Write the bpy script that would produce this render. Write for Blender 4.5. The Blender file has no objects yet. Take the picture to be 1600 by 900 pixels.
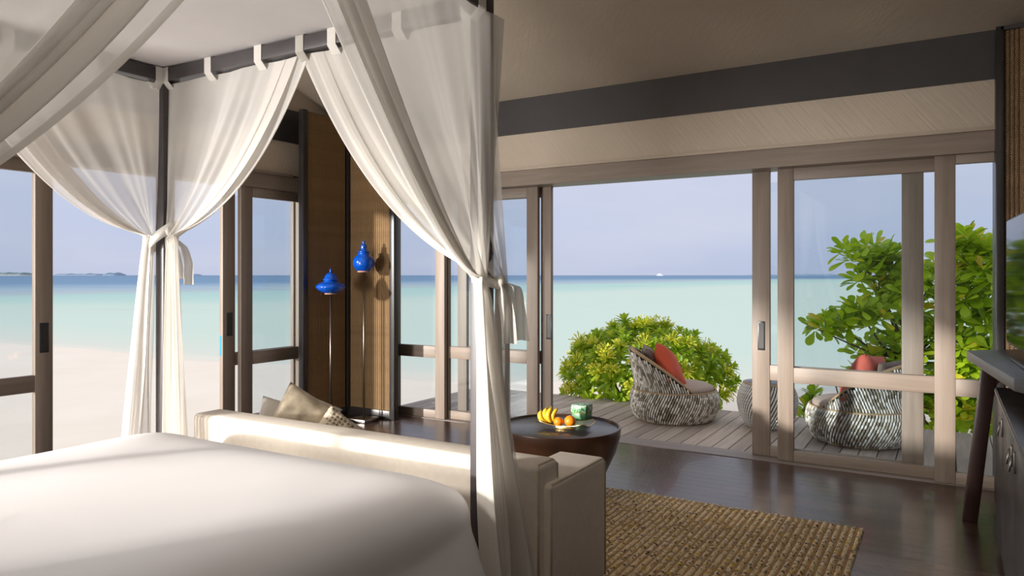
import bpy, bmesh, math, random
from math import sin, cos, pi, radians, sqrt, atan2
from mathutils import Vector, Matrix, noise

random.seed(7)
SC = bpy.context.scene
COL = SC.collection

# ------------------------------------------------------------------ camera
TH = radians(30.97)
cam_d = bpy.data.cameras.new('camera')
cam_d.sensor_width = 36.0
cam_d.lens = 1133.0 / 1600.0 * 36.0
cam_d.shift_y = -20.0 / 1600.0
cam_d.clip_start = 0.05
cam_d.clip_end = 20000
cam = bpy.data.objects.new('camera', cam_d)
COL.objects.link(cam)
cam.location = (0, 0, 1.4)
cam.rotation_euler = (pi / 2, 0, TH)
SC.camera = cam

# ------------------------------------------------------------------ world, sun, exposure
W = bpy.data.worlds.new('world')
SC.world = W
W.use_nodes = True
nt = W.node_tree
nt.nodes.clear()
o_ = nt.nodes.new('ShaderNodeOutputWorld')
bg = nt.nodes.new('ShaderNodeBackground')
tc = nt.nodes.new('ShaderNodeTexCoord')
sep = nt.nodes.new('ShaderNodeSeparateXYZ')
rmp = nt.nodes.new('ShaderNodeValToRGB')
mp = nt.nodes.new('ShaderNodeMapping')
mp.inputs['Scale'].default_value = (1.5, 1.5, 6.0)
nz = nt.nodes.new('ShaderNodeTexNoise')
nz.inputs['Scale'].default_value = 1.6
nz.inputs['Detail'].default_value = 4
nr = nt.nodes.new('ShaderNodeValToRGB')
mx = nt.nodes.new('ShaderNodeMix')
mx.data_type = 'RGBA'
nt.links.new(tc.outputs['Generated'], sep.inputs[0])
nt.links.new(sep.outputs['Z'], rmp.inputs[0])
nt.links.new(tc.outputs['Generated'], mp.inputs[0])
nt.links.new(mp.outputs[0], nz.inputs[0])
nt.links.new(nz.outputs['Fac'], nr.inputs[0])
els = rmp.color_ramp.elements
els[0].position = 0.0
els[0].color = (0.47, 0.53, 0.70, 1)
els[1].position = 1.0
els[1].color = (0.72, 0.71, 0.72, 1)
e = els.new(0.06); e.color = (0.52, 0.58, 0.75, 1)
e = els.new(0.18); e.color = (0.58, 0.62, 0.77, 1)
e = els.new(0.45); e.color = (0.66, 0.67, 0.74, 1)
nr.color_ramp.elements[0].position = 0.42
nr.color_ramp.elements[0].color = (0, 0, 0, 1)
nr.color_ramp.elements[1].position = 0.75
nr.color_ramp.elements[1].color = (0.55, 0.55, 0.55, 1)
nt.links.new(nr.outputs[0], mx.inputs['Factor'])
nt.links.new(rmp.outputs[0], mx.inputs['A'])
mx.inputs['B'].default_value = (0.70, 0.69, 0.78, 1)
nt.links.new(mx.outputs['Result'], bg.inputs['Color'])
bg.inputs['Strength'].default_value = 1.07
nt.links.new(bg.outputs[0], o_.inputs[0])

sun_d = bpy.data.lights.new('sun', 'SUN')
sun_d.energy = 6.0
sun_d.color = (1.0, 0.94, 0.86)
sun_d.angle = radians(2.6)
sun = bpy.data.objects.new('sun', sun_d)
COL.objects.link(sun)
_el = radians(7)
_d = Vector((0.46, 0.89, 0)).normalized() * cos(_el) + Vector((0, 0, -sin(_el)))
sun.rotation_euler = _d.to_track_quat('-Z', 'Y').to_euler()
sun.location = (-8, -14, 4)


def area(name, loc, d, sx, sy, power, col):
    l = bpy.data.lights.new(name, 'AREA')
    l.shape = 'RECTANGLE'
    l.size, l.size_y, l.energy, l.color = sx, sy, power, col
    o = bpy.data.objects.new(name, l)
    COL.objects.link(o)
    o.location = loc
    o.rotation_euler = Vector(d).to_track_quat('-Z', 'Y').to_euler()
    return o


# unseen area lamps added to brighten the room from the left and above
area('fill_left', (-5.15, -2.1, 1.0), (0.70, 0.72, 0.10), 1.9, 1.6, 400, (1.0, 0.96, 0.91))
area('fill_high', (0.4, 0.1, 4.1), (-0.25, 0.35, -1.0), 2.4, 1.6, 14, (1.0, 0.97, 0.94))
# a spotlight added out of view to rake over bed, settee and rug
spot_d = bpy.data.lights.new('fill_spot', 'SPOT')
spot_d.energy = 1150
spot_d.color = (1.0, 0.93, 0.83)
spot_d.spot_size = radians(27)
spot_d.spot_blend = 0.9
spot_d.shadow_soft_size = 0.35
spot = bpy.data.objects.new('fill_spot', spot_d)
COL.objects.link(spot)
spot.location = (-5.0, -2.5, 2.75)
spot.rotation_euler = (Vector((-1.1, 4.4, 0.25)) - Vector(spot.location)).to_track_quat('-Z', 'Y').to_euler()

vs = SC.view_settings
vs.view_transform = 'Standard'
vs.look = 'None'
vs.exposure = 0.0
vs.gamma = 1.0
vs.use_curve_mapping = False
SC.cycles.transparent_max_bounces = 40
SC.cycles.max_bounces = 12
SC.cycles.diffuse_bounces = 7


# ------------------------------------------------------------------ material helpers
def new_mat(name):
    m = bpy.data.materials.new(name)
    m.use_nodes = True
    n = m.node_tree
    b = n.nodes['Principled BSDF']
    return m, n, b


def tex_vec(n, scale=(1, 1, 1), kind='Object', rot=(0, 0, 0)):
    t = n.nodes.new('ShaderNodeTexCoord')
    m = n.nodes.new('ShaderNodeMapping')
    m.inputs['Scale'].default_value = scale
    m.inputs['Rotation'].default_value = rot
    n.links.new(t.outputs[kind], m.inputs[0])
    return m.outputs[0]


def noise_tex(n, vec, scale=5, detail=3, rough=0.5):
    t = n.nodes.new('ShaderNodeTexNoise')
    t.inputs['Scale'].default_value = scale
    t.inputs['Detail'].default_value = detail
    t.inputs['Roughness'].default_value = rough
    n.links.new(vec, t.inputs['Vector'])
    return t.outputs['Fac']


def ramp(n, fac, stops, const=False):
    r = n.nodes.new('ShaderNodeValToRGB')
    if const:
        r.color_ramp.interpolation = 'CONSTANT'
    el = r.color_ramp.elements
    el[0].position, el[0].color = stops[0][0], (*stops[0][1], 1)
    el[1].position, el[1].color = stops[-1][0], (*stops[-1][1], 1)
    for p, c in stops[1:-1]:
        q = el.new(p); q.color = (*c, 1)
    n.links.new(fac, r.inputs[0])
    return r.outputs[0]


def bump(n, b, h, strength=0.3, dist=0.01):
    k = n.nodes.new('ShaderNodeBump')
    k.inputs['Strength'].default_value = strength
    k.inputs['Distance'].default_value = dist
    n.links.new(h, k.inputs['Height'])
    n.links.new(k.outputs[0], b.inputs['Normal'])


def plain(name, col, rough=0.5, metal=0.0, nscale=8, var=0.12, bmp=0.0, coat=0.0, stretch=(1, 1, 1), sheen=0.0):
    m, n, b = new_mat(name)
    f = noise_tex(n, tex_vec(n, stretch), nscale, 4)
    lo = tuple(max(0, c * (1 - var)) for c in col)
    hi = tuple(min(1, c * (1 + var)) for c in col)
    n.links.new(ramp(n, f, [(0.3, lo), (0.7, hi)]), b.inputs['Base Color'])
    b.inputs['Roughness'].default_value = rough
    b.inputs['Metallic'].default_value = metal
    b.inputs['Coat Weight'].default_value = coat
    b.inputs['Coat Roughness'].default_value = 0.1
    if sheen:
        b.inputs['Sheen Weight'].default_value = sheen
    if bmp:
        bump(n, b, f, bmp)
    return m


def wood(name, col, axis, rough=0.55, var=0.3, coat=0.0, island=False, spec=0.5):
    m, n, b = new_mat(name)
    sc = [28, 28, 28]
    sc[axis] = 1.6
    f = noise_tex(n, tex_vec(n, sc), 1.0, 6, 0.6)
    lo = tuple(c * (1 - var) for c in col)
    hi = tuple(min(1, c * (1 + var)) for c in col)
    c = ramp(n, f, [(0.3, lo), (0.7, hi)])
    if island:
        oi = n.nodes.new('ShaderNodeObjectInfo')
        hv = n.nodes.new('ShaderNodeHueSaturation')
        mr = n.nodes.new('ShaderNodeMapRange')
        mr.inputs['To Min'].default_value = 0.72
        mr.inputs['To Max'].default_value = 1.28
        n.links.new(oi.outputs['Random'], mr.inputs['Value'])
        n.links.new(mr.outputs[0], hv.inputs['Value'])
        n.links.new(c, hv.inputs['Color'])
        c = hv.outputs[0]
    n.links.new(c, b.inputs['Base Color'])
    b.inputs['Roughness'].default_value = rough
    b.inputs['Coat Weight'].default_value = coat
    b.inputs['Specular IOR Level'].default_value = spec
    bump(n, b, f, 0.15, 0.004)
    return m


def sheer(name, col, opacity):
    m, n, b = new_mat(name)
    n.nodes.remove(b)
    out = n.nodes['Material Output']
    d = n.nodes.new('ShaderNodeBsdfDiffuse')
    t = n.nodes.new('ShaderNodeBsdfTranslucent')
    tr = n.nodes.new('ShaderNodeBsdfTransparent')
    a = n.nodes.new('ShaderNodeMixShader')
    c = n.nodes.new('ShaderNodeMixShader')
    d.inputs[0].default_value = (*col, 1)
    t.inputs[0].default_value = (*col, 1)
    a.inputs[0].default_value = 0.32
    n.links.new(d.outputs[0], a.inputs[1])
    n.links.new(t.outputs[0], a.inputs[2])
    lw = n.nodes.new('ShaderNodeLayerWeight')
    lw.inputs['Blend'].default_value = 0.5
    mr = n.nodes.new('ShaderNodeMapRange')
    mr.inputs['From Min'].default_value = 0.0
    mr.inputs['From Max'].default_value = 1.0
    mr.inputs['To Min'].default_value = opacity
    mr.inputs['To Max'].default_value = 0.97
    n.links.new(lw.outputs['Facing'], mr.inputs['Value'])
    wv = noise_tex(n, tex_vec(n, (1, 1, 1)), 6, 3)
    ad = n.nodes.new('ShaderNodeMath'); ad.operation = 'MULTIPLY_ADD'
    ad.inputs[1].default_value = 0.18
    n.links.new(wv, ad.inputs[0])
    n.links.new(mr.outputs[0], ad.inputs[2])
    ad2 = n.nodes.new('ShaderNodeMath'); ad2.operation = 'SUBTRACT'; ad2.use_clamp = True
    n.links.new(ad.outputs[0], ad2.inputs[0]); ad2.inputs[1].default_value = 0.09
    n.links.new(ad2.outputs[0], c.inputs[0])
    n.links.new(tr.outputs[0], c.inputs[1])
    n.links.new(a.outputs[0], c.inputs[2])
    n.links.new(c.outputs[0], out.inputs[0])
    return m


def glass_mat(name, tint):
    m, n, b = new_mat(name)
    n.nodes.remove(b)
    out = n.nodes['Material Output']
    tr = n.nodes.new('ShaderNodeBsdfTransparent')
    tr.inputs[0].default_value = (*tint, 1)
    gl = n.nodes.new('ShaderNodeBsdfGlossy')
    gl.inputs['Roughness'].default_value = 0.015
    lw = n.nodes.new('ShaderNodeLayerWeight')
    lw.inputs['Blend'].default_value = 0.5
    pw = n.nodes.new('ShaderNodeMath'); pw.operation = 'POWER'
    pw.inputs[1].default_value = 4
    ma = n.nodes.new('ShaderNodeMath'); ma.operation = 'MULTIPLY_ADD'
    ma.inputs[1].default_value = 0.6
    ma.inputs[2].default_value = 0.035
    mxs = n.nodes.new('ShaderNodeMixShader')
    n.links.new(lw.outputs['Facing'], pw.inputs[0])
    n.links.new(pw.outputs[0], ma.inputs[0])
    n.links.new(ma.outputs[0], mxs.inputs[0])
    n.links.new(tr.outputs[0], mxs.inputs[1])
    n.links.new(gl.outputs[0], mxs.inputs[2])
    n.links.new(mxs.outputs[0], out.inputs[0])
    return m


def leaf_mat(name, stops):
    m, n, b = new_mat(name)
    oi = n.nodes.new('ShaderNodeObjectInfo')
    g = n.nodes.new('ShaderNodeNewGeometry')
    ad = n.nodes.new('ShaderNodeMath'); ad.operation = 'ADD'
    fr = n.nodes.new('ShaderNodeMath'); fr.operation = 'FRACT'
    n.links.new(oi.outputs['Random'], ad.inputs[0])
    n.links.new(g.outputs['Random Per Island'], ad.inputs[1])
    n.links.new(ad.outputs[0], fr.inputs[0])
    c = ramp(n, fr.outputs[0], stops)
    n.links.new(c, b.inputs['Base Color'])
    b.inputs['Roughness'].default_value = 0.38
    tl = n.nodes.new('ShaderNodeBsdfTranslucent')
    n.links.new(c, tl.inputs[0])
    mxs = n.nodes.new('ShaderNodeMixShader')
    mxs.inputs[0].default_value = 0.45
    out = n.nodes['Material Output']
    n.links.new(b.outputs[0], mxs.inputs[1])
    n.links.new(tl.outputs[0], mxs.inputs[2])
    n.links.new(mxs.outputs[0], out.inputs[0])
    return m


def plaster_mat(name, col, rot=(0.0, radians(38), 0.0)):
    m, n, b = new_mat(name)
    v = tex_vec(n, (1, 1, 1), 'Object', rot)
    m2 = n.nodes.new('ShaderNodeMapping')
    m2.inputs['Scale'].default_value = (46, 46, 1.6) if rot[1] else (34, 1.2, 34)
    n.links.new(v, m2.inputs[0])
    f1 = noise_tex(n, m2.outputs[0], 1.0, 5, 0.6)
    f2 = noise_tex(n, tex_vec(n), 2.2, 3)
    mul = n.nodes.new('ShaderNodeMath'); mul.operation = 'MULTIPLY'
    n.links.new(f1, mul.inputs[0]); n.links.new(f2, mul.inputs[1])
    n.links.new(ramp(n, f2, [(0.3, tuple(c * 0.95 for c in col)), (0.7, tuple(c * 1.04 for c in col))]), b.inputs['Base Color'])
    b.inputs['Roughness'].default_value = 0.75
    bump(n, b, mul.outputs[0], 0.6 if rot[1] else 0.25, 0.02)
    return m


def braid_mat(name, lo, hi, freq):
    # plaited grass rope: chevrons that follow each strand (object space: x across, z along)
    m, n, b = new_mat(name)
    t = n.nodes.new('ShaderNodeTexCoord')
    s = n.nodes.new('ShaderNodeSeparateXYZ')
    n.links.new(t.outputs['Object'], s.inputs[0])
    ab = n.nodes.new('ShaderNodeMath'); ab.operation = 'ABSOLUTE'
    n.links.new(s.outputs['X'], ab.inputs[0])
    ma = n.nodes.new('ShaderNodeMath'); ma.operation = 'MULTIPLY_ADD'
    ma.inputs[1].default_value = -1.3
    n.links.new(ab.outputs[0], ma.inputs[0]); n.links.new(s.outputs['Z'], ma.inputs[2])
    oi = n.nodes.new('ShaderNodeObjectInfo')
    ad = n.nodes.new('ShaderNodeMath'); ad.operation = 'ADD'
    n.links.new(ma.outputs[0], ad.inputs[0]); n.links.new(oi.outputs['Random'], ad.inputs[1])
    sc = n.nodes.new('ShaderNodeMath'); sc.operation = 'MULTIPLY'; sc.inputs[1].default_value = freq
    n.links.new(ad.outputs[0], sc.inputs[0])
    sn = n.nodes.new('ShaderNodeMath'); sn.operation = 'SINE'
    n.links.new(sc.outputs[0], sn.inputs[0])
    mr = n.nodes.new('ShaderNodeMapRange'); mr.inputs['From Min'].default_value = -1
    n.links.new(sn.outputs[0], mr.inputs['Value'])
    f = noise_tex(n, tex_vec(n, (40, 40, 12)), 1.5, 4)
    mm = n.nodes.new('ShaderNodeMath'); mm.operation = 'MULTIPLY_ADD'; mm.inputs[1].default_value = 0.45
    n.links.new(f, mm.inputs[0])
    hf = n.nodes.new('ShaderNodeMath'); hf.operation = 'MULTIPLY'; hf.inputs[1].default_value = 0.6
    n.links.new(mr.outputs[0], hf.inputs[0]); n.links.new(hf.outputs[0], mm.inputs[2])
    n.links.new(ramp(n, mm.outputs[0], [(0.12, lo), (0.8, hi)]), b.inputs['Base Color'])
    b.inputs['Roughness'].default_value = 0.7
    bump(n, b, mm.outputs[0], 0.9, 0.006)
    return m


M = {}
FR = (0.265, 0.21, 0.170)
for ax, nm in enumerate('xyz'):
    M['frame_' + nm] = wood('weathered_frame_' + nm, FR, ax, 0.5, 0.16)
M['plaster'] = plaster_mat('combed_plaster', (0.58, 0.50, 0.41))
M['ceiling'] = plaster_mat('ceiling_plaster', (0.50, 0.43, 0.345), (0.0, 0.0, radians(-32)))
M['charcoal'] = plain('charcoal_paint', (0.045, 0.042, 0.044), 0.45, var=0.08)
M['black_frame'] = plain('black_frame', (0.030, 0.027, 0.027), 0.35, var=0.15)
M['post'] = plain('bed_post', (0.060, 0.052, 0.055), 0.4, var=0.1)
M['floorwood'] = wood('dark_floor', (0.078, 0.043, 0.033), 0, 0.26, 0.35, 0.12, True)
M['subfloor'] = plain('subfloor', (0.008, 0.006, 0.006), 0.6)
M['deckwood'] = wood('deck_board', (0.44, 0.365, 0.315), 1, 0.6, 0.2, 0, True)
M['decksub'] = plain('deck_joist', (0.03, 0.025, 0.02), 0.8)
M['sill'] = wood('pale_sill', (0.30, 0.26, 0.245), 0, 0.5, 0.15)
M['ledge'] = wood('lit_ledge', (0.50, 0.42, 0.34), 0, 0.5, 0.1)  # ledge wood lightened to carry the light falling on it
M['shade_wall'] = plain('brown_wall', (0.16, 0.13, 0.10), 0.7)
M['glass'] = glass_mat('window_glass', (0.945, 0.965, 0.975))
M['curtain'] = sheer('white_voile', (0.82, 0.795, 0.755), 0.64)
M['curtain_far'] = sheer('white_voile_light', (0.90, 0.875, 0.84), 0.64)
M['sash'] = sheer('tie_cloth', (0.88, 0.86, 0.82), 0.93)
M['canopy'] = plain('canopy_cloth', (0.60, 0.575, 0.575), 0.85, nscale=3, var=0.03)
M['duvet'] = plain('white_cotton', (0.74, 0.735, 0.765), 0.8, nscale=2, var=0.02, sheen=0.2)
M['sofa'] = plain('ivory_linen', (0.80, 0.735, 0.65), 0.8, nscale=30, var=0.04, bmp=0.05)
M['piping'] = plain('linen_piping', (0.58, 0.50, 0.39), 0.8, nscale=30)
M['cush_gold'] = plain('sand_brocade', (0.56, 0.48, 0.36), 0.6, nscale=14, var=0.28, bmp=0.15)
M['cush_white'] = plain('white_cushion', (0.85, 0.82, 0.77), 0.8, nscale=6, var=0.04)
M['braid'] = braid_mat('seagrass_braid', (0.085, 0.048, 0.020), (0.45, 0.28, 0.13), 520)
M['braid_big'] = braid_mat('seagrass_plait', (0.05, 0.03, 0.015), (0.48, 0.31, 0.17), 430)
M['steel'] = plain('brushed_steel', (0.24, 0.215, 0.205), 0.34, 1.0, var=0.05)
M['dark_steel'] = plain('dark_handle', (0.05, 0.055, 0.06), 0.35, 0.6)
M['blue'] = plain('cobalt_glaze', (0.002, 0.075, 0.46), 0.12, nscale=20, var=0.15, coat=0.6)
M['clay'] = plain('bare_clay', (0.45, 0.25, 0.18), 0.8)
M['table'] = plain('dark_bronze_wood', (0.085, 0.038, 0.022), 0.32, nscale=5, var=0.4, coat=0.1)
M['tabletop'] = plain('slate_table_top', (0.095, 0.09, 0.09), 0.30, nscale=6, var=0.35)
M['rug_thread'] = plain('rug_binding', (0.42, 0.235, 0.09), 0.9, nscale=60, var=0.3)
M['brass'] = plain('brass', (0.75, 0.52, 0.22), 0.25, 1.0)
M['tray'] = plain('bronze_leaf', (0.18, 0.15, 0.12), 0.35, 0.6)
M['banana'] = plain('banana_skin', (0.78, 0.52, 0.03), 0.5, nscale=25, var=0.2)
M['banana_tip'] = plain('banana_stem', (0.16, 0.13, 0.03), 0.7)
M['orange'] = plain('orange_peel', (0.90, 0.27, 0.01), 0.4, nscale=120, var=0.08, bmp=0.2)
M['orange_pit'] = plain('orange_navel', (0.25, 0.22, 0.04), 0.7)
M['desk'] = plain('charcoal_desk', (0.055, 0.054, 0.055), 0.38, nscale=12, var=0.12)
M['desk_leg'] = wood('espresso_leg', (0.040, 0.020, 0.018), 2, 0.35, 0.25)
M['cab'] = wood('dark_cabinet', (0.034, 0.028, 0.026), 2, 0.3, 0.25)
M['cabtop'] = plain('dark_stone_top', (0.035, 0.032, 0.032), 0.3, nscale=10, var=0.5)
M['screen'] = plain('tv_screen', (0.006, 0.006, 0.007), 0.06)
M['tv_body'] = plain('tv_body', (0.02, 0.02, 0.022), 0.35)
M['rim'] = plain('tan_rope', (0.42, 0.29, 0.16), 0.8, nscale=40)
M['shell'] = plain('woven_core', (0.022, 0.018, 0.014), 0.9)
M['seatpad'] = plain('taupe_canvas', (0.43, 0.345, 0.285), 0.8, nscale=40, var=0.06)
M['taupe'] = plain('taupe_pillow', (0.22, 0.17, 0.145), 0.85, nscale=30, var=0.1)
M['coral'] = plain('coral_canvas', (0.60, 0.085, 0.035), 0.75, nscale=50, var=0.06)
M['coral2'] = plain('coral_canvas_pale', (0.64, 0.13, 0.09), 0.75, nscale=50, var=0.06)
M['strap'] = plain('black_strap', (0.018, 0.018, 0.02), 0.6)
M['strap_logo'] = plain('strap_label', (0.6, 0.38, 0.05), 0.6)
M['sticker'] = plain('blue_sticker', (0.02, 0.30, 0.80), 0.4)
M['bark'] = plain('bark', (0.16, 0.115, 0.075), 0.9, nscale=20, var=0.3, bmp=0.4)
M['flower'] = plain('lime_flower', (0.80, 0.76, 0.06), 0.6, nscale=30, var=0.2)
M['leaf_bush'] = leaf_mat('bush_leaf', [(0.0, (0.20, 0.36, 0.015)), (0.45, (0.40, 0.58, 0.028)), (0.9, (0.62, 0.74, 0.06)), (1.0, (0.80, 0.74, 0.07))])
M['leaf_tree'] = leaf_mat('tree_leaf', [(0.0, (0.24, 0.40, 0.012)), (0.4, (0.42, 0.62, 0.02)), (0.90, (0.62, 0.78, 0.045)), (0.95, (0.85, 0.72, 0.05)), (1.0, (0.85, 0.60, 0.06))])
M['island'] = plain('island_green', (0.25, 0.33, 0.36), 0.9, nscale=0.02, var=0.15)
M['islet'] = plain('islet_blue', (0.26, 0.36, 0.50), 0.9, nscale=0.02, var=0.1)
M['islandsand'] = plain('island_sand', (0.66, 0.62, 0.58), 0.9)
M['villa'] = plain('villa_thatch', (0.34, 0.34, 0.40), 0.9)
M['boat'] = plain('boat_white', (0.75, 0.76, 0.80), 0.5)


def weave_mat():
    m, n, b = new_mat('woven_lozenge')
    g = n.nodes.new('ShaderNodeNewGeometry')
    f = noise_tex(n, tex_vec(n), 9, 2)
    ma = n.nodes.new('ShaderNodeMath'); ma.operation = 'MULTIPLY_ADD'
    ma.inputs[1].default_value = 0.7
    n.links.new(g.outputs['Random Per Island'], ma.inputs[0])
    sub = n.nodes.new('ShaderNodeMath'); sub.operation = 'MULTIPLY'; sub.inputs[1].default_value = 0.45
    n.links.new(f, sub.inputs[0]); n.links.new(sub.outputs[0], ma.inputs[2])
    c = ramp(n, ma.outputs[0], [(0.15, (0.20, 0.175, 0.135)), (0.4, (0.40, 0.36, 0.28)), (0.60, (0.72, 0.69, 0.62)), (0.9, (0.97, 0.96, 0.93))])
    n.links.new(c, b.inputs['Base Color'])
    b.inputs['Roughness'].default_value = 0.6
    return m


def rug_mat():
    m, n, b = new_mat('jute_braid')
    v = n.nodes.new('ShaderNodeTexVoronoi')
    v.inputs['Scale'].default_value = 85
    oi = n.nodes.new('ShaderNodeObjectInfo')
    vm = n.nodes.new('ShaderNodeVectorMath'); vm.operation = 'ADD'
    n.links.new(tex_vec(n, (1, 0.75, 1)), vm.inputs[0])
    cx3 = n.nodes.new('ShaderNodeCombineXYZ')
    ml = n.nodes.new('ShaderNodeMath'); ml.operation = 'MULTIPLY'; ml.inputs[1].default_value = 37.0
    n.links.new(oi.outputs['Random'], ml.inputs[0])
    n.links.new(ml.outputs[0], cx3.inputs[1]); n.links.new(ml.outputs[0], cx3.inputs[0])
    n.links.new(cx3.outputs[0], vm.inputs[1])
    n.links.new(vm.outputs[0], v.inputs['Vector'])
    s = n.nodes.new('ShaderNodeSeparateColor')
    n.links.new(v.outputs['Color'], s.inputs[0])
    c = ramp(n, s.outputs[0], [(0.0, (0.09, 0.075, 0.06)), (0.12, (0.30, 0.22, 0.12)), (0.3, (0.76, 0.59, 0.36)), (0.80, (0.95, 0.82, 0.60)), (0.92, (0.70, 0.50, 0.09)), (1.0, (0.78, 0.58, 0.06))])
    n.links.new(c, b.inputs['Base Color'])
    b.inputs['Roughness'].default_value = 0.9
    bump(n, b, v.outputs['Distance'], 0.6, 0.008)
    return m


def box_mat():
    m, n, b = new_mat('green_mosaic')
    v = n.nodes.new('ShaderNodeTexVoronoi')
    v.inputs['Scale'].default_value = 120
    n.links.new(tex_vec(n), v.inputs['Vector'])
    s = n.nodes.new('ShaderNodeSeparateColor')
    n.links.new(v.outputs['Color'], s.inputs[0])
    n.links.new(ramp(n, s.outputs[0], [(0.0, (0.03, 0.16, 0.06)), (0.45, (0.06, 0.28, 0.10)), (0.62, (0.24, 0.45, 0.24)), (1.0, (0.75, 0.82, 0.68))]), b.inputs['Base Color'])
    b.inputs['Roughness'].default_value = 0.4
    return m


def knit_mat():
    m, n, b = new_mat('dotted_knit')
    v = n.nodes.new('ShaderNodeTexVoronoi')
    v.inputs['Scale'].default_value = 42
    v.inputs['Randomness'].default_value = 0.25
    n.links.new(tex_vec(n), v.inputs['Vector'])
    n.links.new(ramp(n, v.outputs['Distance'], [(0.25, (0.22, 0.17, 0.12)), (0.45, (0.60, 0.52, 0.40))]), b.inputs['Base Color'])
    b.inputs['Roughness'].default_value = 0.85
    bump(n, b, v.outputs['Distance'], 0.5, 0.01)
    return m


# shoreline: signed distance (metres) out to sea from the water's edge
SH_N = Vector((-0.30, 0.954, 0)).normalized()


def sea_mat():
    m, n, b = new_mat('lagoon_water')
    t = n.nodes.new('ShaderNodeTexCoord')
    dist = n.nodes.new('ShaderNodeAttribute')
    dist.attribute_name = 'shore'
    mpn = n.nodes.new('ShaderNodeMapping')
    mpn.inputs['Rotation'].default_value = (0, 0, -TH)
    mpn.inputs['Scale'].default_value = (0.010, 0.05, 1)
    n.links.new(t.outputs['Object'], mpn.inputs[0])
    nf = noise_tex(n, mpn.outputs[0], 1.0, 5, 0.55)
    # log-like compression of distance
    lg = n.nodes.new('ShaderNodeMath'); lg.operation = 'ADD'; lg.inputs[1].default_value = 4.0
    n.links.new(dist.outputs['Fac'], lg.inputs[0])
    l2 = n.nodes.new('ShaderNodeMath'); l2.operation = 'LOGARITHM'; l2.inputs[1].default_value = 10
    n.links.new(lg.outputs[0], l2.inputs[0])
    pt = n.nodes.new('ShaderNodeMath'); pt.operation = 'MULTIPLY_ADD'; pt.inputs[1].default_value = 0.30
    n.links.new(nf, pt.inputs[0]); n.links.new(l2.outputs[0], pt.inputs[2])
    sc = n.nodes.new('ShaderNodeMath'); sc.operation = 'MULTIPLY_ADD'
    sc.inputs[1].default_value = 1 / 3.4
    sc.inputs[2].default_value = (-0.6 - 0.15) / 3.4
    n.links.new(pt.outputs[0], sc.inputs[0])
    c = ramp(n, sc.outputs[0], SEA_STOPS)
    # darker reef streaks
    mp2 = n.nodes.new('ShaderNodeMapping')
    mp2.inputs['Rotation'].default_value = (0, 0, -TH)
    mp2.inputs['Scale'].default_value = (0.05, 0.22, 1)
    n.links.new(t.outputs['Object'], mp2.inputs[0])
    rf = noise_tex(n, mp2.outputs[0], 1.0, 5, 0.65)
    rr = ramp(n, rf, [(0.60, (0, 0, 0)), (0.72, (0.55, 0.55, 0.55))])
    far = n.nodes.new('ShaderNodeMapRange')
    far.inputs['From Min'].default_value = 18
    far.inputs['From Max'].default_value = 60
    n.links.new(dist.outputs['Fac'], far.inputs['Value'])
    mu = n.nodes.new('ShaderNodeMath'); mu.operation = 'MULTIPLY'
    n.links.new(rr, mu.inputs[0]); n.links.new(far.outputs[0], mu.inputs[1])
    mxx = n.nodes.new('ShaderNodeMix'); mxx.data_type = 'RGBA'
    n.links.new(mu.outputs[0], mxx.inputs['Factor'])
    n.links.new(c, mxx.inputs['A'])
    mxx.inputs['B'].default_value = (0.22, 0.42, 0.48, 1)
    n.links.new(mxx.outputs['Result'], b.inputs['Base Color'])
    b.inputs['Roughness'].default_value = 0.5
    b.inputs['Specular IOR Level'].default_value = 0.03
    return m


SEA_STOPS = [(0.0, (0.90, 0.83, 0.74)), (0.09, (0.79, 0.86, 0.77)), (0.20, (0.69, 0.85, 0.76)),
             (0.34, (0.66, 0.82, 0.74)), (0.43, (0.54, 0.77, 0.71)), (0.52, (0.48, 0.72, 0.69)),
             (0.56, (0.47, 0.58, 0.64)), (0.60, (0.38, 0.53, 0.66)), (0.68, (0.18, 0.33, 0.52)), (1.0, (0.17, 0.30, 0.48))]


def sand_mat():
    m, n, b = new_mat('coral_sand')
    f = noise_tex(n, tex_vec(n), 0.8, 5)
    n.links.new(ramp(n, f, [(0.3, (0.95, 0.86, 0.75)), (0.7, (0.98, 0.91, 0.81))]), b.inputs['Base Color'])
    b.inputs['Roughness'].default_value = 0.95
    bump(n, b, f, 0.15, 0.05)
    return m


M['weave'] = weave_mat()
M['rug'] = rug_mat()
M['mosaic'] = box_mat()
M['knit'] = knit_mat()
M['sea'] = sea_mat()
M['sand'] = sand_mat()


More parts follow.
